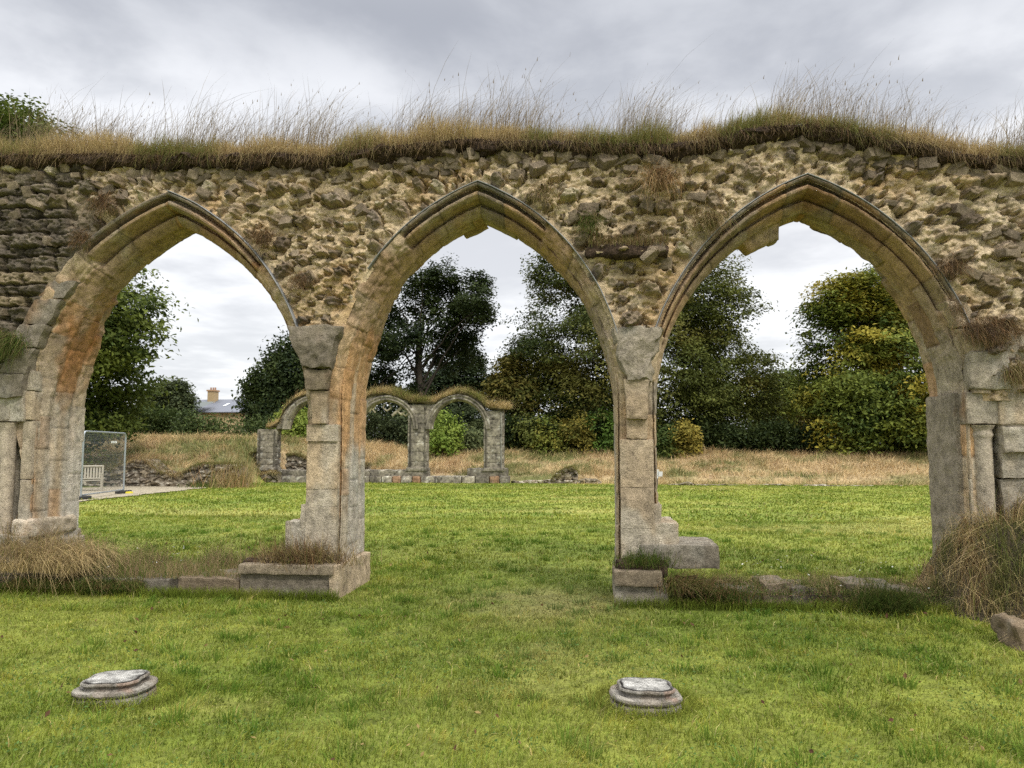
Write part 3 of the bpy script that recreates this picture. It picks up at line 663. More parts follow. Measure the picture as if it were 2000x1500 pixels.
# ================================================================ grasses
STRAW = np.array([.42, .32, .16]); OLIVE = np.array([.17, .17, .05]); BRN = np.array([.20, .12, .06]); GRN = np.array([.10, .155, .03])
def jit(n, a=.25): return rng.uniform(1-a, 1+a, (n, 1))
def drycol(b, gw=.5, brown=.2, seed=0):
    n = len(b); g = ss(.42, .60, fbm(b*np.array([1.6, 1.6, 1.6]), 200+seed, 3)+rng.normal(0, .06, n)+(gw-.5)*.3)
    c = mixc(STRAW, OLIVE, g); m = rng.random(n) < brown; c[m] = BRN
    return c*jit(n, .35)
def wall_grass():
    a = Acc(); N = 62000
    x = rng.uniform(ZTL, ZTR, N); y = rng.uniform(-.16, 1.0, N)**1; y = np.where(rng.random(N) < .45, rng.uniform(-.17, .15, N), y)
    z = ztop(x)+np.interp(y, [-.18, -.1, .1, .45, 1.0], [.06, .13, .16, .18, .1])
    b = np.c_[x, y, z]; pt = fbm(np.c_[x*1.1, x*0, x*0], 210, 3); tall = np.interp(x, [-8, -4, -2.5, 0, 1.8, 2.6, 3.6, 6], [.62, .58, .66, .72, .62, .44, .42, .5])
    cl0 = fbm(np.c_[x*3.1, y*3, x*0], 211, 3); h = rng.uniform(.10, .40, N)*(.35+.75*pt+.75*ss(.35, .65, cl0))*tall*np.interp(x, [1.2, 1.9, 2.6], [1, .8, .9])
    ln = np.c_[rng.normal(.14, .3, N), rng.normal(-.12, .3, N), -rng.uniform(0, .25, N)]
    ln[:, 1] -= .5*(y < -.05)*rng.random(N)
    c = drycol(b*np.array([1.2, .3, .3]), .36, .10)*1.08
    blades(a, b, h, rng.uniform(.003, .007, N), ln, c, 3, tipc=c*.8+STRAW*.25)
    # long flowering stems leaning with the wind
    N = 11000; x = rng.uniform(ZTL, ZTR, N); cl = fbm(np.c_[x*1.9, x*0, x*0], 220, 4); k = rng.random(N) < ss(.36, .62, cl)+.25; x = x[k]; N = len(x); y = rng.uniform(-.12, .9, N)
    b = np.c_[x, y, ztop(x)+.2]; h = rng.uniform(.30, .74, N)*(.5+1.15*cl[k]); big = rng.random(N) < .10; h[big] *= 1.4
    h *= np.interp(x, [-8, -6.5, 2.2, 3.2, 6], [.95, 1, 1, .8, .9])
    ln = np.c_[rng.normal(.32, .25, N), rng.normal(-.02, .2, N), -rng.uniform(.02, .25, N)]
    sc = mixc((.13, .10, .065), (.36, .28, .17), rng.random(N)**1.5)
    blades(a, b, h, rng.uniform(.0032, .0056, N), ln, sc, 4, wmin=.6)
    # bent over / broken stems
    m = 900; i = rng.integers(0, N, m); kk = b[i]+np.c_[ln[i, 0]*h[i]*.3, ln[i, 1]*h[i]*.3, h[i]*.55]
    blades(a, kk, rng.uniform(.12, .34, m), .0028, np.c_[rng.normal(0, .1, m), rng.normal(0, .1, m), rng.normal(-.1, .1, m)], sc[i], 2, up=np.c_[rng.normal(.9, .3, m), rng.normal(0, .3, m), rng.normal(.05, .3, m)], wmin=.6)
    # seed heads
    i = rng.integers(0, N, 900); tip = b[i]+np.c_[ln[i, 0]*h[i]*.96, ln[i, 1]*h[i]*.96, h[i]*(1-.25*np.linalg.norm(ln[i], axis=1))+ln[i, 2]*h[i]]
    blades(a, tip-np.array([.0, 0, .03]), rng.uniform(.03, .07, 900), rng.uniform(.007, .012, 900), ln[i]*.5, np.array([.20, .15, .09]), 3)
    # matted roots hanging over the face
    N = 6000; x = rng.uniform(ZTL, ZTR, N); b = np.c_[x, rng.uniform(-.18, -.10, N), ztop(x)+rng.uniform(.02, .14, N)]
    blades(a, b, rng.uniform(.04, .15, N)*(.6+.8*fbm(np.c_[x*3, x*0, x*0], 5, 2)), rng.uniform(.003, .006, N), np.c_[rng.normal(0, .4, N), rng.normal(-.1, .2, N), rng.normal(0, .2, N)],
           mixc((.10, .065, .04), (.30, .21, .12), rng.random(N)), 2, up=np.tile([0, -.35, -.9], (N, 1)))
    # straw falling forward over the edge of the soil
    N = 8000; x = rng.uniform(ZTL, ZTR, N); b = np.c_[x, rng.uniform(-.17, -.06, N), ztop(x)+rng.uniform(.10, .17, N)]
    k = rng.random(N) < ss(.3, .6, fbm(np.c_[x*2.3, x*0, x*0], 231, 3)); b = b[k]; N = len(b); c = drycol(b*np.array([1.2, .3, .3]), .45, .3)
    blades(a, b, rng.uniform(.08, .26, N), rng.uniform(.003, .006, N), np.c_[rng.normal(.1, .4, N), -rng.uniform(.1, .5, N), -rng.uniform(.3, 1.5, N)], c*.8, 3, up=np.c_[rng.normal(0, .3, N), -rng.uniform(.2, .8, N), rng.uniform(-.3, .6, N)])
    tag(a.build('wall_top_grass', M_DRY), 'dry straw coloured grass with long stems growing along the top of the near arcade', 'grass', kind='stuff')
wall_grass()
def lawn():
    a = Acc()
    for (z0, z1, dens, h0, h1, w) in ((3.2, 5.2, 3300, .035, .078, .0052), (5.2, 7.5, 2000, .035, .078, .0068), (7.5, 10.5, 1100, .04, .09, .009), (10.5, 18, 420, .045, .09, .015), (18, 37.5, 110, .05, .09, .034)):
        y0, y1 = CAM[1]+z0*.97, CAM[1]+z1*1.0; half = z1*.72+1.5; A = (y1-y0)*2*half; n = int(A*dens)
        x = rng.uniform(-half, half, n)-z1*.1; y = rng.uniform(y0, y1, n); b = np.c_[x, y, x*0]
        k = inview(b, 1.0) & ((b-CAM)@_f < 37.5) & (y < np.interp(x, [XB0-1, XB0+1], [YR-1.2, YF-.05]))
        k &= ~((y > -.25) & (y < .85) & ((x > -9) & (x < -2.75) | (x > .2) & (x < 6)))
        k &= ~((y > G(200, 975)[1]-2.2) & (x < G(390, 955)[0]) & (y > np.interp(x, [G(60, 990)[0], G(390, 956)[0]], [G(60, 990)[1], G(390, 956)[1]])))
        b = b[k]; n = len(b); b[:, 2] = th(b[:, 0], b[:, 1])
        pch = fb2(b[:, 0], b[:, 1], 24, 3, 1.3)*.5+fb2(b[:, 0], b[:, 1], 29, 2, 6.)*.5; h = rng.uniform(h0, h1, n)*(.3+1.35*ss(.2, .8, pch))
        trod = np.exp(-((b[:, 0]+.6)/.9)**2-((b[:, 1]+.1)/.9)**2); h *= 1-.55*trod
        c = lawn_col(b[:, 0], b[:, 1])*jit(n, .3 if z1 < 11 else .14); m = rng.random(n) < .07; c[m] = np.array([.36, .33, .13])*jit(m.sum(), .3)
        m = rng.random(n) < .2; c[m] *= np.array([.72, .9, .8])
        la = (fb2(b[:, 0], b[:, 1], 27, 2, 2.2)-.5)*14; lean = np.c_[np.cos(la)*.45+rng.normal(.05, .4, n), np.sin(la)*.45+rng.normal(0, .4, n), -rng.uniform(0, .5, n)]
        mid = fb2(b[:, 0], b[:, 1], 28, 2, 7.); c = c*(.92+.28*ss(.3, .7, mid))[:, None]*np.array([1, 1, 1]); m = (mid > .6) & (rng.random(n) < .6); c[m] *= np.array([1.25, 1.08, 1.1])
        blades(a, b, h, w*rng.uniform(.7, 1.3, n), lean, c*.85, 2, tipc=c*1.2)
    # clumps of coarser grass, and tussocks hard against the walls
    n = 420; z = rng.uniform(3.5, 16, n)**1; x = rng.uniform(-.75, .75, n)*z; b0 = CAM+_f*z[:, None]+_r*x[:, None]
    for q in range(n):
        bx, by = b0[q, 0], b0[q, 1]
        if by > -.5 and by < 1 and (bx < -2.7 or bx > .1): continue
        m = 40; r = rng.normal(0, .05, (m, 2)); b = np.c_[bx+r[:, 0], by+r[:, 1], th(bx+r[:, 0], by+r[:, 1])]
        c = lawn_col(b[:, 0], b[:, 1])*np.array([.72, .95, .9]); blades(a, b, rng.uniform(.05, .12, m), .006+.0006*z[q], np.c_[r*9, -rng.uniform(0, .2, m)], c*jit(m, .3), 2)
    n = 11000; x = np.where(rng.random(n) < .62, rng.uniform(-8, -2.75, n), rng.uniform(.15, 4.3, n)); y = -.33-np.abs(rng.normal(0, .07, n))
    b = np.c_[x, y, 0*x]; c = lawn_col(x, y)*jit(n, .3)
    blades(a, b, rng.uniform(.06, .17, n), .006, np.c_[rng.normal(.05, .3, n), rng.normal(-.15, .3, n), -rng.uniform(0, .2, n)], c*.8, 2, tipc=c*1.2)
    # grass round the two column bases
    for px, py in ((225, 1380), (1261, 1398)):
        p = G(px, py); dr = ray(px, py)[:2]; dr = dr/np.linalg.norm(dr); p = p+np.array([*dr, 0])*.05; n = 1000; t = rng.uniform(0, 2*math.pi, n); r = .275+np.abs(rng.normal(0, .05, n)); x = p[0]+r*np.cos(t); y = p[1]+.18+r*.92*np.sin(t)
        c = lawn_col(x, y)*jit(n, .3); blades(a, np.c_[x, y, 0*x], rng.uniform(.05, .13, n), .005, np.c_[rng.normal(0, .4, n), rng.normal(0, .4, n), -rng.uniform(0, .3, n)], c*.85, 2, tipc=c*1.2)
    # clover, dry leaves and small weeds among the blades
    n = 16000; z = rng.uniform(3.4, 9, n); x = rng.uniform(-.8, .8, n)*z; q = CAM+_f*z[:, None]*.98+_r*x[:, None]; k = (fb2(q[:, 0], q[:, 1], 71, 3, 1.1) > .55) & ((q[:, 1] < -.5)); q = q[k]; q[:, 2] = rng.uniform(.015, .05, len(q))
    leaves(a, q, .010, np.array([.10, .17, .045])*jit(len(q), .3))
    n = 260; z = rng.uniform(3.6, 14, n); x = rng.uniform(-.75, .75, n)*z; q = CAM+_f*z[:, None]*.98+_r*x[:, None]; q = q[(q[:, 1] < -.6) | (q[:, 1] > 1.5)]; q[:, 2] = .05+rng.random(len(q))*.02
    leaves(a, q, rng.uniform(.012, .028, len(q)), np.array([(.16, .09, .045), (.10, .05, .03), (.30, .22, .09)])[rng.integers(0, 3, len(q))])
    n = 90; x = np.where(rng.random(n) < .5, rng.uniform(-6, -3.6, n), rng.uniform(1.5, 4, n)); q = np.c_[x, rng.uniform(-.5, 1.2, n), rng.uniform(.2, .42, n)]
    leaves(a, q, .014, np.array([.62, .62, .58]), spread=.2)
    tag(a.build('lawn_grass', M_GRASS), 'short bright green lawn grass in front of and behind the arches', 'grass', kind='stuff')
lawn()
def meadow():
    a = Acc(); N = 150000
    x = rng.uniform(-32, 30, N); y = rng.uniform(YR-.2, YF+16, N)
    ysx = np.interp(x, [XB0-1, XB0+1, XB2, XB2+2], [YR+.35, YF+1.3, YF+1.3, YF-.6]); k = (y > ysx) & inview(np.c_[x, y, 0*x], 2); x, y = x[k], y[k]; N = len(x)
    b = np.c_[x, y, th(x, y)-.02]; pt = fb2(x, y, 33, 3, .6); h = rng.uniform(.25, .75, N)*(.35+1.1*pt)*np.interp(x, [XB1, XB2], [1, .85])
    h = h*np.interp(y-ysx[k], [0, 1.5], [.5, 1])
    c = meadow_col(x, y); m = rng.random(N) < .3; c[m] = mixc(c[m], STRAW, np.full(m.sum(), .7)); c = c*jit(N, .4)
    ang = (fb2(x, y, 35, 3, .5)-.5)*16
    lean = np.c_[np.cos(ang)*.6+rng.normal(.1, .4, N), np.sin(ang)*.6+rng.normal(0, .3, N), -rng.uniform(0, .6, N)]
    blades(a, b, h, rng.uniform(.02, .045, N), lean, c, 2, tipc=c*1.15)
    tag(a.build('meadow_grass', M_DRY), 'tall dry meadow grass on the bank behind the far ruins', 'grass', kind='stuff')
meadow()
def tuftgrass(a, cen, rx, ry, n, h, up, col, spread=.6, w=.0045, lean=(0, 0, -.3), tip=None):
    b = np.asarray(cen)+np.c_[rng.normal(0, rx/2, n), rng.normal(0, ry/2, n), rng.normal(0, .02, n)]
    u = np.asarray(up)+rng.normal(0, spread*.7, (n, 3))*np.array([1, 1, .3]); u /= np.linalg.norm(u, axis=1)[:, None]
    c = np.asarray(col)[rng.integers(0, len(col), n)]*jit(n, .3)
    blades(a, b, rng.uniform(h*.5, h*1.25, n), w, np.asarray(lean)*np.array([1, 1, .6])+rng.normal(0, .2, (n, 3)), c, 3, up=u)
DRY3 = [STRAW*.9, STRAW*.65, BRN, OLIVE]; BRN3 = [BRN*.8, STRAW*.5, BRN*1.3, (.10, .07, .05)]; GRN3 = [GRN*.6, GRN*.9, OLIVE*.8, STRAW*.6]
def wall_tuft(px, py, rx, h, n, col, label, up=(0, -.8, .1), y=-.13, spread=.42, lean=(0, 0, -.7), rz=.05):
    p = P(px, py, y); a = Acc(); b = Acc()
    c = np.array([p[0], y, p[2]])
    m = int(n*1.8); base = c+np.c_[rng.normal(0, rx/2, m), rng.normal(0, .02, m), rng.normal(0, rz, m)]
    u = np.asarray(up)+rng.normal(0, spread, (m, 3)); u /= np.linalg.norm(u, axis=1)[:, None]
    cc = np.asarray(col)[rng.integers(0, len(col), m)]*jit(m, .3)
    blades(a, base, rng.uniform(h*.35, h, m), .0045, np.asarray(lean)+rng.normal(0, .25, (m, 3)), cc, 3, up=u)
    tag(a.build('grass_tuft', M_DRY, loc=c), label, 'grass tuft', 'grass tufts rooted in the rubble of the near arcade')
WT = [(205, 395, .16, .24, 420, BRN3, 'dry brown grass tuft hanging at the upper left of the left arch'),
      (160, 462, .12, .2, 260, BRN3, 'small brown grass tuft just above the left haunch of the left arch'),
      (515, 462, .16, .18, 420, BRN3, 'brown dead grass tuft on the wall right of the left arch crown'),
      (585, 548, .2, .14, 360, BRN3, 'low dead grass tuft in the spandrel between the left and middle arches'),
      (1062, 372, .14, .24, 240, DRY3, 'wispy dry grass tuft above the right side of the middle arch crown'),
      (1152, 432, .13, .16, 420, GRN3, 'small green grass tuft on the wall right of the middle arch'),
      (1290, 345, .2, .36, 420, [STRAW*.8, (.36, .22, .1), BRN], 'long straw grass trailing from the turf above the right hand pier'),
      (1385, 425, .2, .26, 420, DRY3, 'dry grass tuft left of the right arch with long trailing stems'),
      (1860, 520, .16, .18, 420, BRN3, 'dark brown grass tuft on the wall right of the right arch crown'),
      (1870, 600, .1, .14, 160, BRN3, 'little brown grass tuft beside the right arch moulding'),
      (1935, 640, .3, .24, 1100, BRN3, 'bushy dead grass tuft above the broken block by the right jamb'),
      (20, 665, .2, .34, 700, GRN3, 'drooping green and straw grass tuft at the far left edge of the wall'),
      (1985, 725, .14, .24, 420, DRY3, 'dry grass tuft in a gap of the masonry at the right edge of the wall')]
for t in WT: wall_tuft(*t)
def shelf_tuft():      # the wide one over a dark soil-filled ledge above the right pier
    p = P(1225, 478, -.16); e = empty('grass_tuft', p, 'wide grassy ledge with dark soil on the rubble above the right pier', 'grass tuft', 'grass tufts rooted in the rubble of the near arcade')
    a = Acc(); n = 1500; x = rng.uniform(-.42, .45, n)
    b = np.c_[x, rng.uniform(-.05, .1, n), rng.uniform(-.03, .05, n)]
    c = np.array([OLIVE, STRAW*.8, STRAW*.5, BRN])[rng.integers(0, 4, n)]*jit(n, .3)
    blades(a, b, rng.uniform(.07, .2, n), .0045, np.c_[rng.normal(0, .3, n), rng.normal(-.3, .2, n), -rng.uniform(.1, .8, n)], c, 3); a.build('blades', M_DRY, e)
    a = Acc(); block(a, -.46, .46, -.02, .2, -.13, 0, lambda w, s: mixc((.03, .02, .014), (.09, .06, .04), fbm(w*14, 3)), res=.025, amp=.04, rad=.04, seed=3, big=.03)
    a.build('soil', M_SOIL, e)
shelf_tuft()
# ---- overgrowth along the sills (uncountable)
def sill_growth():
    a = Acc()
    def patch(n, x0, x1, y0, y1, zf, h, col, lean, w=.005, dens=None):
        x = rng.uniform(x0, x1, n); y = rng.uniform(y0, y1, n); z = zf(x, y); b = np.c_[x, y, z]
        c = np.asarray(col)[rng.integers(0, len(col), n)]*jit(n, .3); hh = rng.uniform(.3, 1, n)*h*(.2+1.6*ss(.25, .75, fb2(x, y, 41, 3, 3.5)))
        blades(a, b, hh, w, np.asarray(lean)+rng.normal(0, .32, (n, 3))*np.array([1, 1, .5]), c, 3)
    D = [STRAW*.85, STRAW*.6, (.27, .2, .1), OLIVE]; Bn = [(.36, .27, .16), (.26, .18, .11), STRAW*.85, OLIVE*1.1]
    zl = lambda x, y: .16+.20*ss(-5.4, -6.6, x)+.0*y
    patch(9000, -5.9, -3.7, -.22, .8, zl, .30, Bn+[STRAW*.8]+[GRN, GRN], (.1, -.15, -.2)); patch(4200, -5.6, -3.0, .5, 1.3, lambda x, y: 0*x, .30, [GRN*1.3, OLIVE, STRAW*.7], (.1, 0, -.2))
    patch(8500, -8.3, -5.75, -.5, .4, lambda x, y: .2+.25*ss(-5.8, -6.8, x), .55, Bn+[STRAW*.8], (.1, -.25, -.5))
    patch(2600, -8.2, -5.7, -.55, .1, lambda x, y: .25+0*x, .75, [STRAW*1.3, STRAW*.9], (.55, -.3, -.7), .0055)
    patch(5000, -7.8, -5.0, -.5, -.2, lambda x, y: .08+0*x, .26, [GRN*.8, GRN*.6, OLIVE, BRN], (.2, -.4, -.6))
    # right-hand sill
    patch(12000, .75, 4.2, -.24, .5, lambda x, y: .08+.02*x, .22, Bn+[GRN, GRN*.7, GRN*.8], (-.1, -.3, -.4)); patch(2500, .8, 3.4, .5, 1.1, lambda x, y: 0*x, .22, [GRN*1.3, OLIVE, STRAW*.7], (.1, 0, -.2))
    patch(7000, .75, 3.6, -.36, -.16, lambda x, y: 0*x, .2, [GRN, GRN*.6, OLIVE, BRN, STRAW*.5], (0, -.3, -.4))
    # rank mixed herbs over the soil
    n = 5200; x = np.where(rng.random(n) < .5, rng.uniform(-8, -5.3, n), rng.uniform(1.0, 4.0, n)); y = rng.uniform(-.45, .2, n)
    z = np.where(x < 0, .1+rng.random(n)*.22, .06+rng.random(n)*.14); leaves(a, np.c_[x, y, z], .012, np.array([(.06, .10, .02), (.12, .13, .04), (.16, .11, .06)])[rng.integers(0, 3, n)])
    tag(a.build('sill_overgrowth', M_DRY), 'rank dry grass and weeds growing over the low sill walls under the arches', 'grass', kind='stuff')
sill_growth()
def ground_tuft(px, py, y, z, rx, ry, h, n, col, label, cat='grass tuft', lean=(0, -.2, -.5), spread=.45, w=.006):
    p = P(px, py, y); c = np.array([p[0], y, z]); a = Acc(); tuftgrass(a, c, rx, ry, int(n*1.7), h, (0, -.1, 1), col, spread, w, lean)
    tag(a.build('grass_tuft', M_GRASS, loc=c), label, cat, 'grass tufts at the foot of the near arcade')
ground_tuft(212, 1120, -.36, .03, .26, .12, .24, 520, [GRN*.55, GRN*.8, GRN*.45], 'dark green spreading grass tuft on the left sill wall')
ground_tuft(1262, 1100, -.1, .38, .26, .16, .24, 650, [GRN*.8, OLIVE*.9, GRN], 'green grass tuft sprouting on the soil at the foot of the right pier')
ground_tuft(1345, 1125, -.22, .14, .3, .16, .34, 700, [OLIVE, STRAW*.6, GRN*.6, BRN], 'straggly olive tuft spilling beside the plinth of the right pier', lean=(.3, -.4, -.7))
ground_tuft(1350, 1060, .2, .46, .16, .12, .13, 420, BRN3, 'brown dead tuft on the stepped stones right of the right pier')
ground_tuft(1420, 1145, -.3, .1, .3, .14, .18, 520, [GRN*.5, GRN*.7, BRN], 'dark weedy tuft on the sill under the left of the right arch')
ground_tuft(1730, 1130, -.45, .05, .3, .2, .34, 900, [GRN*.45, GRN*.6, OLIVE*.6], 'dark green clump at the left foot of the overgrown mound')
ground_tuft(592, 1090, -.1, .33, .5, .2, .42, 1100, BRN3+[STRAW*1.1, STRAW*.8, OLIVE], 'dry stems growing from dark soil on the plinth of the left pier', spread=.5)
def soil_bed(px0, px1, y0, y1, z0, h, label_parent=None):
    a = Acc(); x0, x1 = PX(px0, y0), PX(px1, y0)
    block(a, x0, x1, y0, y1, z0-.08, z0+h, lambda w, s: mixc((.025, .017, .012), (.09, .06, .04), fbm(w*14, 3)), res=.03, amp=.05, rad=.05, seed=int(px0))
    return a
# soil resting on the two plinths
for (a_, b_, z, h, lab) in ((478, 650, .33, .05, 'dark soil heaped on the plinth of the left pier'), (1203, 1300, .34, .09, 'dark soil heaped on the plinth of the right pier')):
    tag(soil_bed(a_, b_, -.17, .05, z, h).build('soil_patch', M_SOIL), lab, 'soil', kind='stuff')
# ---- mound of collapsed masonry at the lower right
def mound():
    e = empty('rubble_mound', (4.6, -.8, 0), 'overgrown mound of collapsed masonry at the lower right corner', 'mound')
    off = -np.array([4.6, -.8, 0])
    xs = np.linspace(2.9, 7, 110); ys = np.linspace(-2.9, .6, 100); X, Y = np.meshgrid(xs, ys, indexing='ij')
    edge = np.interp(Y, [-2.9, -2.0, -1.2, -.6, 0, .6], [5.4, 4.5, 3.9, 3.5, 3.3, 3.35])
    H = ss(-.12, .75, X-edge)*np.interp(Y, [-2.9, -2.3, -1, 0, .6], [.0, .42, .78, .9, .9])+(fb2(X, Y, 51, 4, 2.5)-.5)*.14*ss(-.1, .3, X-edge)-.02
    hf = lambda x, y: np.interp(0, [0, 1], [0, 0])+ss(-.12, .75, x-np.interp(y, [-2.9, -2.0, -1.2, -.6, 0, .6], [5.4, 4.5, 3.9, 3.5, 3.3, 3.35]))*np.interp(y, [-2.9, -2.3, -1, 0, .6], [.0, .42, .78, .9, .9])
    a = Acc(); a.grid(np.stack([X, Y, H], -1)+off, mixc((.04, .03, .02), (.12, .10, .06), fb2(X, Y, 52, 4, 6))); a.build('earth_bank', M_SOIL, e, smooth=True)
    a = Acc(); k = lambda w, s: ashlar(w, np.full(len(w), (s*.37) % 1), .3, 0)*.42
    for n, (px, py, y, l, h) in enumerate(((1996, 1226, -1.7, .10, .08),)):
        p = P(px, py, y)+off; block(a, p[0]-l, p[0]+l, p[1]-.12, p[1]+.25, -.15, p[2]+h*.7, k, seed=300+n, res=.02, amp=.03, big=.05, rad=.03)
    a.build('fallen_stones', M_ASH, e, smooth=True)
    a = Acc(); n = 30000; x = rng.uniform(3.2, 6.6, n); x = rng.uniform(2.9, 6.6, n); y = rng.uniform(-2.7, .5, n); z = hf(x, y); k = (z > .02) & (x < 6.3); x, y, z = x[k], y[k], z[k]; n = len(x)
    c = np.array([STRAW*1.3, STRAW*.95, (.42, .31, .18), OLIVE*1.2, BRN*1.3])[rng.integers(0, 5, n)]*jit(n, .35); c = mixc(c, GRN*.8, ss(.46, .6, fb2(x, y, 57, 3, 1.7))*.75)
    h = rng.uniform(.12, .55, n)*(.15+1.5*ss(.3, .7, fb2(x, y, 54, 3, 3.2))); ang = (fb2(x, y, 55, 2, 1.5)-.5)*10
    blades(a, np.c_[x, y, z], h, rng.uniform(.004, .008, n), np.c_[-.35+np.cos(ang)*.5+rng.normal(0, .35, n), -.35+np.sin(ang)*.4+rng.normal(0, .35, n), -rng.uniform(.1, .9, n)], c, 3)
    n = 900; x = rng.uniform(3.5, 6, n); y = rng.uniform(-1.9, .1, n); blades(a, np.c_[x, y, hf(x, y)], rng.uniform(.3, .75, n), .0046, np.c_[rng.normal(-.35, .55, n), rng.normal(-.3, .35, n), -rng.uniform(.1, .9, n)], STRAW*1.3*jit(n, .35), 4, wmin=.5)
    g = a.build('rank_grass', M_DRY, e); g['kind'] = 'stuff'; g.location = off
mound()
# ---- the two weathered column bases in the lawn
def column_base(px, py, w_px, tilt, yaw, label):
    p = G(px, py); Zd = (p-CAM)@_f; w = w_px/FPX*Zd/2
    dr = ray(px, py)[:2]; dr = dr/np.linalg.norm(dr); p = p+np.array([*dr, 0])*w*.9
    e = empty('column_base', (p[0], p[1], 0), label, 'column base', 'moulded column bases set in the lawn'); e.rotation_euler = (tilt[0], tilt[1], yaw)
    prof = [(0.0, 1.0, -.04), (0.0, 1.0, .035), (0, .97, .05), (0, .93, .055), (0, 1.0, .07), (0, 1.03, .088), (0, 1.0, .108), (0, .90, .12), (0, .76, .110), (0, .72, .118), (0, .72, .142), (0, .80, .148), (0, .82, .158), (0, .80, .171), (0, .77, .176)]
    pr = np.array(prof); t = np.linspace(0, len(pr)-1, 80); R_ = np.interp(t, range(len(pr)), pr[:, 1]); Z_ = np.interp(t, range(len(pr)), pr[:, 2])
    th_ = np.linspace(0, 2*math.pi, 120, endpoint=False)
    lob = lambda T, u: (1/np.maximum(np.abs(np.cos(T))**2.6+np.abs(np.sin(T)/.88)**2.6, 1e-3)**(1/2.6))*(1+u*(.05*np.cos(4*(T-math.pi/4))-.02*np.cos(8*T)))
    Z_ = Z_*.72; w = w*1.06; T, RR = np.meshgrid(th_, R_); U = ss(.06, .09, np.tile(Z_[:, None], (1, 120))); rad = RR*lob(T, U)*w*.95
    V = np.stack([rad*np.cos(T), rad*np.sin(T), np.tile(Z_[:, None], (1, 120))], -1)
    V = V+np.stack([fbm(V*16+k*5+px, 400+k, 4)-.5 for k in range(3)], -1)*.008*ss(-.05, .02, V[..., 2])[..., None]
    c = mixc((.12, .105, .085), (.30, .26, .21), fbm(V*12, 402, 4)); c = mixc(c, (.36, .35, .31), ss(.5, .65, fbm(V*8, 403, 4))*.4); c = mixc(c, (.27, .17, .12), ss(.55, .7, fbm(V*7, 404, 3))*.6)
    a = Acc(); a.grid(V[:50], c[:50], wrap=True, flip=True); a.build('plinth', M_BASE, e, smooth=True)
    a = Acc(); a.grid(V[49:], c[49:]*.9, wrap=True, flip=True); a.build('moulding', M_BASE, e, smooth=True)
    # flat worn top, bleached, with a dark joint round it
    rt = V[-1]; g = []; cc = []
    for k, f in enumerate((1.0, .95, .92, .90, .86, .7, .5, .3, .1, .0)):
        q = rt*np.array([f, f, 1]); q[:, 2] = rt[:, 2].mean()+(.003 if f < .9 else (-.012 if .91 < f < .96 else 0))+(fbm(q*20, 405)-.5)*.008*(f < .9); g.append(q)
        cc.append(np.tile((.05, .045, .04), (120, 1)) if .89 < f < .97 else mixc((.20, .195, .18), (.42, .41, .38), ss(.4, .6, fbm(q*np.array([22, 22, 1]), 406, 4))))
    a = Acc(); a.grid(np.array(g), np.array(cc), wrap=True, flip=True); a.build('worn_top', M_BASE, e, smooth=True)
column_base(225, 1380, 146, (0, -.03), .1, 'slightly tilted grey moulded column base in the lawn at lower left')
column_base(1261, 1398, 141, (0, .02), .1, 'level moulded column base with a bleached lobed top in the lawn at lower right')
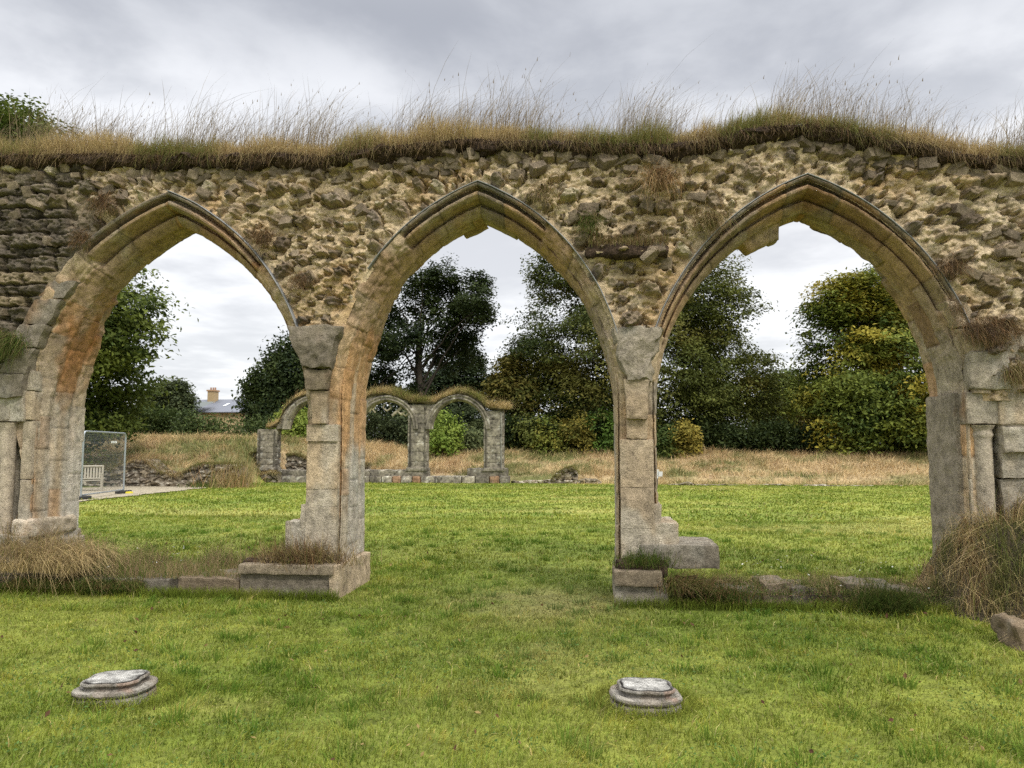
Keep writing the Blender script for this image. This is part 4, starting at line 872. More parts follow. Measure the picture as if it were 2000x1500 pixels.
# ================================================================ far arcade
def fp(px, py, dy=0.0):
    p = P(px, py, YF+dy); return p[0], p[2]
def farcol(w, dark=0.0):
    c = mixc((.13, .118, .098), (.30, .265, .205), fbm(w*np.array([2, 2, 1.]), 501, 4)); c = mixc(c, (.08, .07, .06), ss(.5, .7, fbm(w*np.array([3, 3, .7]), 502, 4))*.7)
    c = mixc(c, (.50, .48, .42), ss(.68, .74, fbm(w*9, 503, 3))*.7); return c*(1-dark)
def far_arcade():
    FW = .55
    e = empty('ruined_arcade', (fp(757, 943)[0], YF+.3, 0), 'small grey ruined arcade with grassy tops standing across the lawn', 'ruin')
    off = -np.array(e.location)
    def strip(a, xs, zb, zt, y0=0., y1=FW, nz=None, cf=farcol, amp=.03):
        nz = nz or max(2, int((zt-zb).max()/.12)); t = np.linspace(0, 1, nz+1)
        F = np.stack([np.stack([xs, np.full(len(xs), YF+y0), lerp(zb, zt, k)], 1) for k in t], 1); B = F+np.array([0, y1-y0, 0])
        loop = np.concatenate([F, B[:, ::-1]], 1); d = np.stack([fbm(loop*4+k*7, 510+k, 3)-.5 for k in range(3)], -1)*amp*2
        w = loop+d; a.grid(w+off, cf(w), wrap=True)
        for i_, fl in ((0, 0), (-1, 1)):
            F2 = w[i_]; n = len(F2)//2; g = np.stack([F2[:n], F2[n:][::-1]], 1); a.grid(g+off, cf(g), flip=bool(fl))
    # arches: (left px, right px, spring py, apex py)
    AR = [(562, 660, 838, 782), (702, 806, 838, 783), (842, 947, 838, 781)]
    base_t = fp(800, 918)[1]
    top_pts = [(528, 836), (536, 832), (545, 826), (556, 800), (575, 780), (600, 771), (625, 774), (655, 788), (680, 790), (705, 780), (725, 772), (752, 769), (780, 776), (805, 786), (850, 787), (865, 778), (893, 768), (915, 771), (935, 781), (952, 797), (983, 800)]
    tx = np.array([fp(*p)[0] for p in top_pts]); tz = np.array([fp(*p)[1] for p in top_pts]); top = lambda x: np.interp(x, tx, tz)
    def arch_z(A, x):
        x0, zs = fp(A[0], A[2]); x1, _ = fp(A[1], A[2]); _, za = fp((A[0]+A[1])/2, A[3]); hw = (x1-x0)/2; xm = (x0+x1)/2; rise = za-zs
        R = (hw*hw+rise*rise)/(2*hw); u = np.abs(x-xm); return zs+np.sqrt(np.maximum(R*R-(u+R-hw)**2, 0)), xm, hw, zs, R
    a = Acc()
    for A in AR:
        x0, x1 = fp(A[0], 0)[0], fp(A[1], 0)[0]; xs = np.linspace(x0+.001, x1-.001, 60); zb = arch_z(A, xs)[0]; strip(a, xs, zb, np.maximum(top(xs), zb+.12), nz=6)
    a.build('spandrels', M_FAR, e, smooth=True)
    # moulded rings
    for A in AR:
        _, xm, hw, zs, R = arch_z(A, np.array([0.])); a = Acc()
        for sg in (-1, 1):
            cxx = xm-sg*(R-hw); pm = math.acos((R-hw)/R); ph = np.linspace(0, pm, 26)
            g = []
            for (dr, y) in ((-.05, .3), (-.05, .16), (.0, .10), (.03, -.02), (.08, -.05), (.12, -.02), (.14, .0), (.18, -.06), (.26, -.07), (.27, .0)):
                # clip outer radii at the crown
                pmx = math.acos(min(1, (R-hw)/(R+dr))); pp = np.linspace(0, pmx, 26); g.append(np.stack([cxx+sg*(R+dr)*np.cos(pp), np.full(26, YF+y-.03), zs+(R+dr)*np.sin(pp)], 1))
            g = np.stack(g, 1); g = g+(fbm(g*5, 520)[..., None]-.5)*.03; a.grid(g+off, farcol(g)*1.0, flip=sg > 0)
        a.build('arch_moulding', M_FAR, e, smooth=True)
    def pierf(px0, px1, pyt, half=False, seed=0):
        a = Acc(); x0, x1 = fp(px0, 0)[0], fp(px1, 0)[0]; zt = fp(px0, pyt)[1]; c = (x0+x1)/2; w = (x1-x0)/2
        for n, (z0, z1) in enumerate(zip(np.linspace(base_t-.05, zt, 8)[:-1], np.linspace(base_t-.05, zt, 8)[1:])):
            block(a, c-w, c+w, YF, YF+FW, z0, z1, lambda ww, s: farcol(ww), res=.09, rad=.03, amp=.02, seed=seed+n)
        for k, u in enumerate((-.72, .78)):
            zz = np.linspace(base_t, zt-.1, 12); tube(a, np.c_[np.full(12, c+w*u), np.full(12, YF-.0), zz], .045, farcol(np.array([[c+w*u, YF, 2.]]))[0]*.5, 7, .02)
        block(a, c-w-.06, c+w+.06, YF-.08, YF+FW, base_t-.05, base_t+.12, lambda ww, s: farcol(ww), res=.08, rad=.03, amp=.02, seed=seed+60)
        a.v = [v+off for v in a.v]; return a.build('pier', M_FAR, e, smooth=True)
    pierf(526, 563, 838, seed=1); pierf(660, 702, 792, seed=20); pierf(806, 842, 790, seed=40); pierf(947, 984, 802, seed=60)
    a = Acc()
    def ba(px0, px1, pyt, pyb, dy, th_, cf, sd, amp=.05):
        x0, z0 = fp(px0, pyb, dy); x1, z1 = fp(px1, pyt, dy); block(a, x0, x1, YF+dy, YF+dy+th_, z0, z1, cf, res=.10, rad=.04, amp=amp, seed=sd)
    fc = lambda w, s: farcol(w)*(.8+.5*((s*.618) % 1)); oc = lambda w, s: mixc(farcol(w), (.36, .17, .07), np.full(len(w), .5)); lc = lambda w, s: farcol(w)*1.5
    for n, (x0, x1, y0) in enumerate(((538, 640, 918), (640, 722, 918), (722, 835, 918), (912, 990, 915))): ba(x0, x1, y0, 931, -.02, .7, fc, 70+n)
    xs_ = [540, 600, 668, 690, 722, 745, 766, 783, 805, 822, 850, 902, 928, 956, 976, 994]
    for n in range(len(xs_)-1): ba(xs_[n], xs_[n+1]-1, 930 if n < 9 or n > 10 else 930, 946, -.10, .8, oc if n in (6, 8, 13) else (lc if n % 2 else fc), 90+n, .03)
    a.v = [v+off for v in a.v]; a.build('plinth', M_FAR, e, smooth=True)
    # broken tracery cusps in the middle arch
    def tr(pts, r): tube(Acc(), np.array([(fp(x, y, .2)[0], YF+.2, fp(x, y, .2)[1]) for x, y in pts])+off, r, (.36, .32, .24), 6, .02).build('tracery', M_FAR, e, smooth=True)
    tr([(752, 789), (748, 796), (756, 803), (764, 796), (760, 789)], .05); tr([(784, 796), (776, 803), (766, 812)], .07); tr([(776, 803), (784, 810), (791, 804)], .06); tr([(800, 806), (792, 812), (784, 806)], .055)
    tr([(726, 796), (722, 804), (716, 801)], .06); tr([(735, 790), (728, 800), (733, 806)], .045); tr([(806, 822), (797, 820), (800, 832), (806, 838)], .05)
    # turf on the top
    a = Acc(); n = 16000; x = rng.uniform(tx[0]-.2, tx[-1]+.25, n); y = rng.uniform(-.15, FW+.1, n)
    z = top(x)+.03; k = rng.random(n) < np.interp(x, [tx[0], tx[3], tx[5], tx[8], tx[-1]], [1, .3, .7, 1, 1]); x, y, z = x[k], y[k], z[k]; n = len(x)
    c = drycol(np.c_[x, y, z]*.6, .25, .1, 3)*1.15; hh = rng.uniform(.2, .75, n)*(.5+fb2(x, y, 61, 3, 1.5))
    blades(a, np.c_[x, YF+y, z]+off, hh, rng.uniform(.01, .02, n), np.c_[rng.normal(.45, .35, n), rng.normal(-.2, .3, n), -rng.uniform(.1, .8, n)], c*.95, 2, tipc=c*1.1)
    g = a.build('turf', M_DRY, e); g['kind'] = 'stuff'
    a = Acc(); xs = np.linspace(tx[0], tx[-1]+.1, 90)
    sec = np.array([(-.08, -.05), (-.12, .03), (.0, .1), (.3, .12), (.6, .1), (.68, 0), (.6, -.08)]); V = np.stack([np.stack([xs, np.full(90, YF+q[0]), top(xs)+q[1]], 1) for q in sec], 1); V = V+(fbm(V*4, 9)[..., None]-.5)*.08
    a.grid(V+off, mixc((.04, .03, .02), (.12, .10, .05), fbm(V*5, 8))); a.build('turf_soil', M_SOIL, e)
far_arcade()
def rubble_block_wall(name, pts, y, thick, label, cat, seed, capgrass=True, cols=None, ground_z=None):
    """low ruined wall from a traced top line, built of coursed rubble with its own relief"""
    q = [P(px, py, y) for px, py in pts]; x = np.array([p[0] for p in q]); z = np.array([p[2] for p in q])
    e = empty(name, (x.mean(), y+thick/2, 0), label, cat); off = -np.array(e.location)
    xs = np.arange(x[0], x[-1], .035); zt = np.interp(xs, x, z)+(fbm(np.c_[xs*3, xs*0, xs*0], seed, 3)-.5)*.12
    nz = max(6, int(zt.max()/.035)); t = np.linspace(0, 1, nz)
    X = np.repeat(xs[:, None], nz, 1); Zb = -.1; Z = Zb+(zt[:, None]-Zb)*t
    fh, fe, fc_ = facets(X+(fbm(np.stack([X*2, Z*2, Z*0], -1), seed+9, 2)-.5)*.3, Z, 2.6, seed, 2.6); rowh = .13; row = np.floor(Z/rowh+(fbm(np.stack([X*1.5, X*0, Z*0], -1), seed+1, 2)-.5)*1.0); ro = _hash(row.astype(np.int64), row.astype(np.int64)*0, row.astype(np.int64)*0+3, seed)
    cell = np.floor(X/(.22+.2*ro)+ro*7); r = _hash(cell.astype(np.int64), row.astype(np.int64), row.astype(np.int64)*0, seed+2)
    fz = Z/rowh-np.floor(Z/rowh); fx = X/(.22+.2*ro)+ro*7; fx = fx-np.floor(fx)
    j = np.minimum(np.minimum(fz, 1-fz)*rowh, np.minimum(fx, 1-fx)*.3)
    r = fc_; relief = (fh-.5)*.16+ss(0, .10, fe)*(.04+.05*r)+(fbm(np.stack([X*4, Z*4, Z*0], -1), seed+3, 4)-.5)*.12
    c = mixc((.12, .10, .078), (.26, .215, .15), r)*(.6+.4*ss(0, .06, fe))[..., None]; c = mixc(c, (.50, .46, .38), ss(.62, .7, fbm(np.stack([X*8, Z*12, Z*0], -1), seed+4, 3))*.7)
    F = np.stack([X, y-relief, Z], -1); B = F.copy(); B[..., 1] = y+thick
    a = Acc(); a.grid(np.concatenate([F, B[:, ::-1]], 1)+off, np.concatenate([c, c[:, ::-1]*.7], 1), wrap=True)
    for i_ in (0, -1): g = np.stack([F[i_], B[i_]], 1); a.grid(g+off, np.stack([c[i_], c[i_]], 1))
    a.build('masonry', M_FAR, e, smooth=False)
    if capgrass:
        a = Acc(); n = int((xs[-1]-xs[0])*1500); xx = rng.uniform(xs[0], xs[-1], n); b = np.c_[xx, rng.uniform(y-.22, y+thick, n), np.interp(xx, xs, zt)-.02]
        c = drycol(b*.7, .6, .2, seed); blades(a, b+off, rng.uniform(.06, .26, n), rng.uniform(.012, .022, n), np.c_[rng.normal(.3, .4, n), rng.normal(-.7, .4, n), -rng.uniform(.1, 1.6, n)]*(.3+1.4*fb2(xx, xx*0, seed+20, 2, .9))[:, None], c*.9, 2)
        g = a.build('turf', M_DRY, e); g['kind'] = 'stuff'
    return e
rubble_block_wall('low_wall', [(80, 905), (180, 907), (215, 918), (248, 903), (262, 896), (290, 898), (312, 918), (340, 928), (372, 912), (392, 905), (420, 906), (450, 905), (470, 915)], YR, .8, 'low ruined rubble wall holding back the bank behind the gravel path', 'wall', 601)
rubble_block_wall('low_wall', [(455, 930), (459, 896), (470, 888), (495, 884), (512, 877), (530, 876)], YF+.6, .6, 'broken stub of coursed rubble wall left of the far arcade', 'wall', 602)
rubble_block_wall('low_wall', [(560, 886), (580, 888), (600, 896), (660, 900), (720, 905)], YF+.9, .4, 'low curving rubble wall behind the left bay of the far arcade', 'wall', 607)
rubble_block_wall('low_wall', [(470, 928), (490, 921), (510, 925), (530, 920), (545, 924)], YF-.4, .6, 'tumbled knee high rubble at the left foot of the far arcade', 'wall', 603)
rubble_block_wall('low_wall', [(1076, 936), (1086, 924), (1100, 914), (1116, 913), (1128, 920), (1129, 936)], YF+.1, .8, 'small grassy stump of wall right of the far arcade', 'wall', 604)
rubble_block_wall('low_wall', [(998, 940), (1040, 938), (1078, 938), (1130, 938), (1145, 935), (1165, 937), (1176, 941)], YF+.0, .6, 'thin line of footing stones right of the far arcade', 'wall', 605, False)
rubble_block_wall('low_wall', [(1290, 948), (1330, 946), (1345, 942), (1360, 947), (1440, 948), (1500, 946), (1560, 949), (1600, 947), (1700, 949), (1840, 950), (1900, 950)], YF-1.0, .4, 'kerb like line of stones edging the lawn seen through the right arch', 'wall', 606, False)
# post of pale stone standing in the low wall
def tuft_far(px, py, y, r, h, n, col, label, w=.02):
    p = P(px, py, y); z = float(th(p[0], y)); a = Acc(); tuftgrass(a, (p[0], y, z), r, r, n, h, (0, 0, 1), col, .35, w, (.1, -.1, -.2)); tag(a.build('grass_tuft', M_DRY, loc=(p[0], y, z)), label, 'grass tuft')
tuft_far(452, 945, YR-.2, .9, 1.15, 700, [STRAW, (.38, .24, .12), STRAW*.8, OLIVE], 'tall straw coloured grass clump against the far low wall')
tuft_far(408, 946, YR-.5, .8, .35, 500, [GRN*.9, GRN*.6, OLIVE], 'low green tuft at the end of the gravel path')
# ================================================================ fence, bench, sign
def fence_panel():
    A, B = G(241, 965), G(132, 981); B = A+(B-A)/np.linalg.norm(B-A)*3.45
    e = empty('fence_panel', A, 'temporary galvanised mesh fence panel by the path behind the left arch', 'fence')
    d = (B-A)/3.45; a = Acc(); c = (.36, .39, .42); H = 2.18
    t = np.linspace(0, math.pi/2, 7); r = .16
    L0 = [d*0+np.array([0, 0, .02]), np.array([0, 0, H-r])]
    arc = [d*(r-r*math.cos(k))+np.array([0, 0, H-r+r*math.sin(k)]) for k in t[1:]]
    arc2 = [d*(3.45-r+r*math.sin(k))+np.array([0, 0, H-r+r*math.cos(k)]) for k in t[1:]]
    tube(a, np.array(L0+arc+[d*(3.45-r)+np.array([0, 0, H])]+arc2+[d*3.45+np.array([0, 0, .02])]), .03, c, 8)
    bar(a, np.array([0, 0, .16]), d*3.45+np.array([0, 0, .16]), .026, c); a.build('frame', M_METAL, e)
    a = Acc()
    for k in np.arange(.1, 3.4, .075): bar(a, d*k+np.array([0, 0, .16]), d*k+np.array([0, 0, H-.02]), .0022, (.3, .32, .34))
    for z in list(np.arange(.3, 1.7, .28))+list(np.arange(1.78, H-.03, .05)): bar(a, np.array([0, 0, z]), d*3.43+np.array([0, 0, z]), .0022, (.3, .32, .34))
    a.build('wire_mesh', M_METAL, e)
    for k in (0, 3.4):
        a = Acc(); q = d*k; n = np.array([-d[1], d[0], 0]); block(a, q[0]-.11, q[0]+.11, q[1]-.36, q[1]+.36, 0, .13, lambda w, s: np.tile((.03, .03, .03), (len(w), 1)), rad=.03, amp=.002); a.build('foot_block', M_PAINT, e)
    a = Acc(); block(a, .13, .3, -.1, .12, 0, .09, lambda w, s: np.tile((.7, .6, .05), (len(w), 1)), rad=.02, amp=.002); a.build('yellow_foot_cap', M_PAINT, e)
    a = Acc(); q = d*.95+np.array([.0, .0, 1.86]); block(a, q[0]-.04, q[0]-.03, q[1]-.16, q[1]+.16, q[2]-.04, q[2]+.04, lambda w, s: np.tile((.8, .8, .8), (len(w), 1)), rad=.003, amp=.001); a.build('white_tag', M_PAINT, e)
fence_panel()
def bench():
    Yb = G(190, 960)[1]; xr_ = P(204, 945, Yb)[0]; e = empty('garden_bench', (xr_-.95, Yb-.1, 0), 'weathered wooden slatted garden bench behind the fence panel', 'bench')
    e.rotation_euler = (0, 0, .55); wd = (.34, .31, .24); W2 = .75
    a = Acc()
    for k in range(5): box(a, -W2+.05, W2-.05, -.28+k*.1, -.21+k*.1, .40, .43, wd)
    a.build('seat', M_PAINT, e); a = Acc()
    tilt = lambda z: .22+(z-.42)*.22
    for x in np.linspace(-W2+.1, W2-.1, 14):
        a.add([(x-.03, tilt(.5), .5), (x+.03, tilt(.5), .5), (x+.03, tilt(.92), .92), (x-.03, tilt(.92), .92), (x-.03, tilt(.5)+.02, .5), (x+.03, tilt(.5)+.02, .5), (x+.03, tilt(.92)+.02, .92), (x-.03, tilt(.92)+.02, .92)], [[0, 1, 2, 3], [5, 4, 7, 6], [0, 3, 7, 4], [1, 5, 6, 2], [3, 2, 6, 7], [0, 4, 5, 1]], wd)
    bar(a, (-W2, tilt(.95), .95), (W2, tilt(.95), .95), .045, wd); bar(a, (-W2, tilt(.48), .48), (W2, tilt(.48), .48), .03, wd); a.build('backrest', M_PAINT, e)
    for sg in (-1, 1):
        a = Acc(); tube(a, [(sg*W2, .26, .66), (sg*W2, -.2, .67), (sg*W2, -.30, .66)], [.03, .035, .03], wd, 6); a.build('armrest', M_PAINT, e)
        a = Acc(); box(a, sg*W2-.035, sg*W2+.035, -.30, -.23, 0, .64, wd); a.build('leg', M_PAINT, e)
        a = Acc(); tube(a, [(sg*W2, .26, 0), (sg*W2, .24, .42), (sg*W2, tilt(.98), .98)], .04, wd, 6); a.build('leg', M_PAINT, e)
bench()
def sign():
    p = G(1283, 949.5); y = p[1]; e = empty('notice_sign', (p[0], y, 0), 'small white notice on a short dark post beyond the right pier', 'sign'); off = -np.array([p[0], y, 0])
    def pan(px0, px1, py0, py1, sk, name, c=(.72, .72, .75)):
        a = Acc(); q = [P(px0+sk, py0, y-.05), P(px1+sk, py0, y-.05), P(px1-sk, py1, y-.05), P(px0-sk, py1, y-.05)]; q = [v+off for v in q]
        v = [tuple(v) for v in q]+[tuple(v+np.array([0, .02, 0])) for v in q]; a.add(v, [[0, 3, 2, 1], [4, 5, 6, 7], [0, 1, 5, 4], [1, 2, 6, 5], [2, 3, 7, 6], [3, 0, 4, 7]], c); a.build(name, M_PAINT, e)
    pan(1277, 1286, 917, 934, .6, 'panel'); pan(1285, 1294, 921, 930.5, .3, 'panel', (.62, .61, .64))
    a = Acc(); box(a, -.045, .045, -.03, .03, 0, .62, (.06, .05, .045)); a.build('post', M_PAINT, e)
sign()
# ================================================================ house and pole beyond the hedge
def house():
    Yh = 78.; s = pxsize(Yh); q = lambda px, py: P(px, py, Yh)
    e = empty('house', (q(450, 860)[0], Yh+3, 0), 'distant stone house with slate roof and yellow chimney beyond the hedge', 'house'); off = -np.array(e.location)
    x0, x1, ze, zr = q(340, 0)[0], q(500, 0)[0], q(450, 803)[2], q(450, 775)[2]
    y0, y1 = Yh, Yh+9; ym = Yh+3.2
    a = Acc(); box(a, x0, x1, y0+.2, y1, .0, ze, (.42, .32, .19)); a.v = [v+off for v in a.v]; a.build('wall', M_FAR, e)
    zr2 = ze+(zr-ze)*1.0
    a = Acc(); a.add([(x0-.3, y0-.2, ze-.1), (x1+.3, y0-.2, ze-.1), (x1+.3, y0+4.5, zr2), (x0-.3, y0+4.5, zr2), (x0-.3, y1+.3, ze-.1), (x1+.3, y1+.3, ze-.1)], [[0, 1, 2, 3], [3, 2, 5, 4]], (.135, .145, .175)); a.add([(x0-.3, y0-.2, ze-.2), (x1+.3, y0-.2, ze-.2), (x1+.3, y0-.2, ze-.1), (x0-.3, y0-.2, ze-.1)], [[0, 1, 2, 3]], (.1, .1, .11)); a.v = [v+off for v in a.v]
    roof = a.build('roof', M_PAINT, e)
    # front gable range seen as the darker slope on the left
    gx0, gx1 = q(330, 0)[0], q(437, 0)[0]; gz = q(430, 783)[2]
    a = Acc(); a.add([(gx0, y0-3.5, ze-.4), (gx1-.9, y0-3.5, ze-.4), (gx1, y0+1.2, gz), (gx0, y0+1.2, gz)], [[0, 1, 2, 3]], (.105, .12, .115)); a.v = [v+off for v in a.v]; a.build('lean_to_roof', M_PAINT, e)
    a = Acc(); box(a, gx0, gx1-1., y0-3.3, y0+1, 0, ze-.4, (.40, .31, .19)); a.v = [v+off for v in a.v]; a.build('wall', M_FAR, e)
    a = Acc(); cx0, cx1 = q(406, 0)[0], q(419, 0)[0]; cz = q(410, 760)[2]; box(a, cx0, cx1, ym, ym+1.1, ze, cz, (.38, .28, .15)); box(a, cx0-.1, cx1+.1, ym-.1, ym+1.2, cz, cz+.18, (.36, .22, .12))
    for k in (.2, .55, .85): tube(a, [(lerp(cx0, cx1, k), ym+.5, cz+.15), (lerp(cx0, cx1, k), ym+.5, cz+.5)], .10, (.34, .2, .13), 8)
    a.v = [v+off for v in a.v]; a.build('chimney', M_PAINT, e)
    sk = lambda px, py: np.array([q(px, py)[0], 0, 0])
    a = Acc(); xa, xb = q(446.5, 0)[0], q(451.5, 0)[0]
    def rf(x, f): return (x, y0-.2+4.7*f, ze-.1+(zr2-ze+.1)*f+.06)
    a.add([rf(xa, .42), rf(xb-.0, .42), rf(xb+.12, .64), rf(xa+.12, .64)], [[0, 1, 2, 3]], (.8, .82, .85)); a.v = [v+off for v in a.v]; a.build('skylight', M_PAINT, e)
house()
def pole():
    Yp = 50.; p = P(481, 815, Yp); t = P(482, 771, Yp); e = empty('wooden_pole', (p[0], Yp, 0), 'bare grey wooden pole standing in front of the dark yew', 'pole'); a = Acc()
    tube(a, [(0, 0, 0), (0, 0, 1.5), (t[0]-p[0], 0, t[2])], [.12, .11, .08], (.36, .33, .28), 8); a.build('shaft', M_BARK, e)
    a = Acc(); bar(a, (-.28, -.02, p[2]+.55), (.28, -.02, p[2]+.75), .03, (.3, .28, .25)); a.build('bracket', M_BARK, e)
pole()
# ================================================================ trees
def limbs(a, p, d, L, r, depth, col, ends):
    n = 6; pts = [p]; q = np.array(p, float); dd = np.array(d, float)
    for k in range(n):
        dd = dd+rng.normal(0, .12, 3); dd /= np.linalg.norm(dd); q = q+dd*L/n; pts.append(q.copy())
    tube(a, pts, np.linspace(r, r*.6, n+1), col, max(5, 9-depth*2), .02*r)
    if depth == 0: ends.append(q); return
    for k in range(rng.integers(2, 4)):
        nd = dd+rng.normal(0, .55, 3); nd[2] = abs(nd[2])*.7+.1; nd /= np.linalg.norm(nd); limbs(a, q, nd, L*rng.uniform(.6, .8), r*.6, depth-1, col, ends)
def crown(blobs, nclump, csize, nleaf, lsize, pal, gap=.0, flat=.4, up=.7, depth=1.0, droop=0.0, patch=None, shell=.55, seed=0):
    """blobs: (x, y, z, r) or (x,y,z,rx,ry,rz) in metres -> Acc of leaf faces"""
    B = np.array([b if len(b) == 6 else (*b[:3], b[3], b[3]*depth, b[3]) for b in blobs], float)
    vol = B[:, 3]*B[:, 5]; pr = vol/vol.sum(); out = []
    while len(out) < nclump:
        i = rng.choice(len(B), p=pr); d = rng.normal(size=3); d /= np.linalg.norm(d); u = shell+(1-shell)*rng.random()**.6 if rng.random() < .8 else rng.random()**.5
        c = B[i, :3]+d*B[i, 3:]*u
        if gap and fbm(c[None]*1.0/max(.8, csize*2.2), 700+seed, 3)[0] < .34+gap*.35: continue
        if c[2] < .4: continue
        out.append(c)
    C = np.array(out); n = rng.poisson(nleaf, len(C))+4; idx = np.repeat(np.arange(len(C)), n); sc = rng.uniform(.6, 1.3, len(C))*csize
    o = np.clip(rng.normal(size=(len(idx), 3)), -1.9, 1.9)*np.array([.5, .5, .55*flat*1.5]); o[:, 2] -= droop*(o[:, 0]**2+o[:, 1]**2)
    pts = C[idx]+o*sc[idx][:, None]
    cl = np.asarray(pal[0])*(1-rng.random((len(C), 1)))+0; k = rng.random(len(C)); k = np.clip(k+ (fbm(C*.35, 710+seed, 3)-.5)*1.4, 0, .999)
    base = mixc(pal[0], pal[1], k)
    if patch is not None: m = ss(.5, .66, fbm(C*.45+3, 720+seed, 3)+patch[1](C)); base = mixc(base, patch[0], m*.8)
    col = base[idx]*jit(len(idx), .16)
    ctr = B[:, :3].mean(0); out_n = (C-ctr); out_n /= np.linalg.norm(out_n, axis=1)[:, None]+1e-6
    a = Acc(); N = len(pts)
    nb = out_n[idx]*.45+np.array([0, 0, up*1.25]); nn = rng.normal(size=(N, 3))*.5+nb; nn /= np.linalg.norm(nn, axis=1)[:, None]
    t = rng.normal(size=(N, 3)); A_ = np.cross(nn, t); A_ /= np.linalg.norm(A_, axis=1)[:, None]; Bv = np.cross(nn, A_); s = (lsize*rng.uniform(.6, 1.35, N))[:, None]
    V = np.stack([pts-A_*s, pts-Bv*s*.5+nn*s*.15, pts+A_*s, pts+Bv*s*.5+nn*s*.15], 1); a.add(V.reshape(-1, 3), (np.arange(N)*4)[:, None]+np.arange(4), np.repeat(col, 4, 0))
    return a, C
def tree(name, label, cat, Y, blobs, bx, pal, nclump, csize, nleaf, lsize, gap=0., depth=.9, group=None, trunk_r=.35, trunk_top=None, flat=.4, up=.7, droop=0., patch=None, shell=.55, seed=0, limbn=14, mat=None, yj=.25):
    s = pxsize(Y); b3 = []
    for k, b in enumerate(blobs):
        px, py, r = b[:3]; ry = b[3] if len(b) > 3 else r; dy = rng.normal(0, yj)*r*s
        p = P(px, py, Y+dy); b3.append((p[0], p[1], p[2], r*s, r*s*depth, ry*s))
    x0 = PX(bx, Y); z0 = float(th(x0, Y))-.1
    e = empty(name, (x0, Y, z0), label, cat, group); off = -np.array([x0, Y, z0])
    a, C = crown(b3, nclump, csize, nleaf, lsize, pal, gap, flat, up, 1, droop, patch, shell, seed); a.v = [v+off for v in a.v]; a.build('crown', mat or M_LEAF, e)
    if trunk_r:
        a = Acc(); top = np.array(b3)[:, 2].mean() if trunk_top is None else P(bx, trunk_top, Y)[2]
        top3 = np.array([np.array(b3)[:, 0].mean()*.3+x0*.7, Y, top]); pts = [np.array([x0, Y, z0])+(top3-np.array([x0, Y, z0]))*k+np.array([math.sin(k*5)*.15, 0, 0]) for k in np.linspace(0, 1, 9)]
        bc = (.055, .045, .036); tube(a, np.array(pts), np.linspace(trunk_r, trunk_r*.35, 9), bc, 10, .1)
        sel = C[rng.integers(0, len(C), limbn)]
        for c in sel:
            k = rng.uniform(.3, .95); s0 = pts[0]+(pts[-1]-pts[0])*k; m = (s0+c)/2+np.array([0, 0, .12*np.linalg.norm(c-s0)])
            tt = np.linspace(0, 1, 8)[:, None]; cur = (1-tt)**2*s0+2*tt*(1-tt)*m+tt*tt*c+rng.normal(0, .05*trunk_r*4, (8, 3))*np.sin(tt*3.1); tube(a, cur, np.linspace(trunk_r*.36*(1.2-k), .02, 8), bc, 6)
        a.v = [v+off for v in a.v]; a.build('trunk', M_BARK, e)
    return e
DG = [(.018, .036, .010), (.05, .085, .018)]; MG = [(.050, .075, .016), (.155, .185, .036)]; YG = [(.06, .10, .02), (.17, .20, .035)]
GT = 'trees standing beyond the meadow'
tree('chestnut_tree', 'big dense green chestnut tree rising behind the left end of the wall', 'tree', 24, [(-60, 320, 180), (60, 335, 150), (120, 380, 130), (-20, 300, 130), (120, 480, 150), (175, 610, 140), (160, 740, 145), (-80, 560, 260), (40, 700, 200), (230, 680, 75), (110, 800, 120), (255, 610, 55)], -20, MG, 1900, .95, 60, .115, flat=.24, group=GT, trunk_r=.5, droop=.15, gap=.22, seed=1)
tree('oak_tree', 'open crowned dark oak with sky showing through, seen in the middle arch', 'tree', 42, [(868, 540, 42), (820, 580, 55), (905, 570, 48), (760, 620, 45), (915, 625, 50), (945, 610, 24), (850, 630, 50), (795, 670, 50), (885, 690, 50), (745, 680, 38), (925, 590, 40), (750, 745, 45), (800, 740, 45), (925, 700, 25), (940, 545, 22), (720, 720, 40)], 812, [(.018, .030, .011), (.048, .066, .018)], 1500, .5, 26, .11, gap=.40, group=GT, trunk_r=.30, trunk_top=640, limbn=26, seed=2, depth=.7, yj=.4, shell=.3)
tree('lime_tree', 'tallest broad dark green tree between the middle and right arches', 'tree', 42, [(1235, 470, 105), (1110, 560, 75), (1085, 530, 45), (1125, 650, 115), (1045, 720, 70), (1300, 560, 150), (1385, 560, 70), (1410, 640, 85), (1425, 730, 90), (1250, 710, 190), (1090, 790, 80), (1440, 800, 80), (1010, 700, 35), (1210, 850, 120), (1350, 850, 120)], 1240, [(.036, .052, .013), (.13, .145, .033)], 2800, 1.0, 64, .105, flat=.24, gap=.34, group=GT, trunk_r=.55, droop=.12, seed=3, patch=((.17, .15, .035), lambda C: (C[:, 2] < 7)*(C[:, 0] < 2)*.05-.06))
tree('chestnut_tree', 'yellowing chestnut tree seen through the right arch', 'tree', 38, [(1700, 640, 85), (1640, 600, 60), (1770, 640, 90), (1606, 650, 34), (1648, 730, 85), (1740, 760, 120), (1606, 770, 40), (1675, 830, 80), (1840, 650, 100), (1850, 790, 110), (1700, 575, 45), (1660, 570, 35)], 1740, [(.055, .085, .018), (.18, .21, .036)], 2000, 1.0, 66, .115, gap=.34, flat=.22, group=GT, trunk_r=.4, droop=.25, seed=4, patch=((.36, .29, .04), lambda C: ss(3, 9, C[:, 2])*.13-.02))
tree('ash_tree', 'thin wispy tree behind the yellowing chestnut', 'tree', 44, [(1700, 560, 40), (1720, 535, 28), (1770, 560, 60), (1745, 600, 60)], 1740, [(.05, .07, .02), (.12, .14, .04)], 180, .6, 14, .12, gap=.3, group=GT, trunk_r=.22, seed=5, limbn=24)
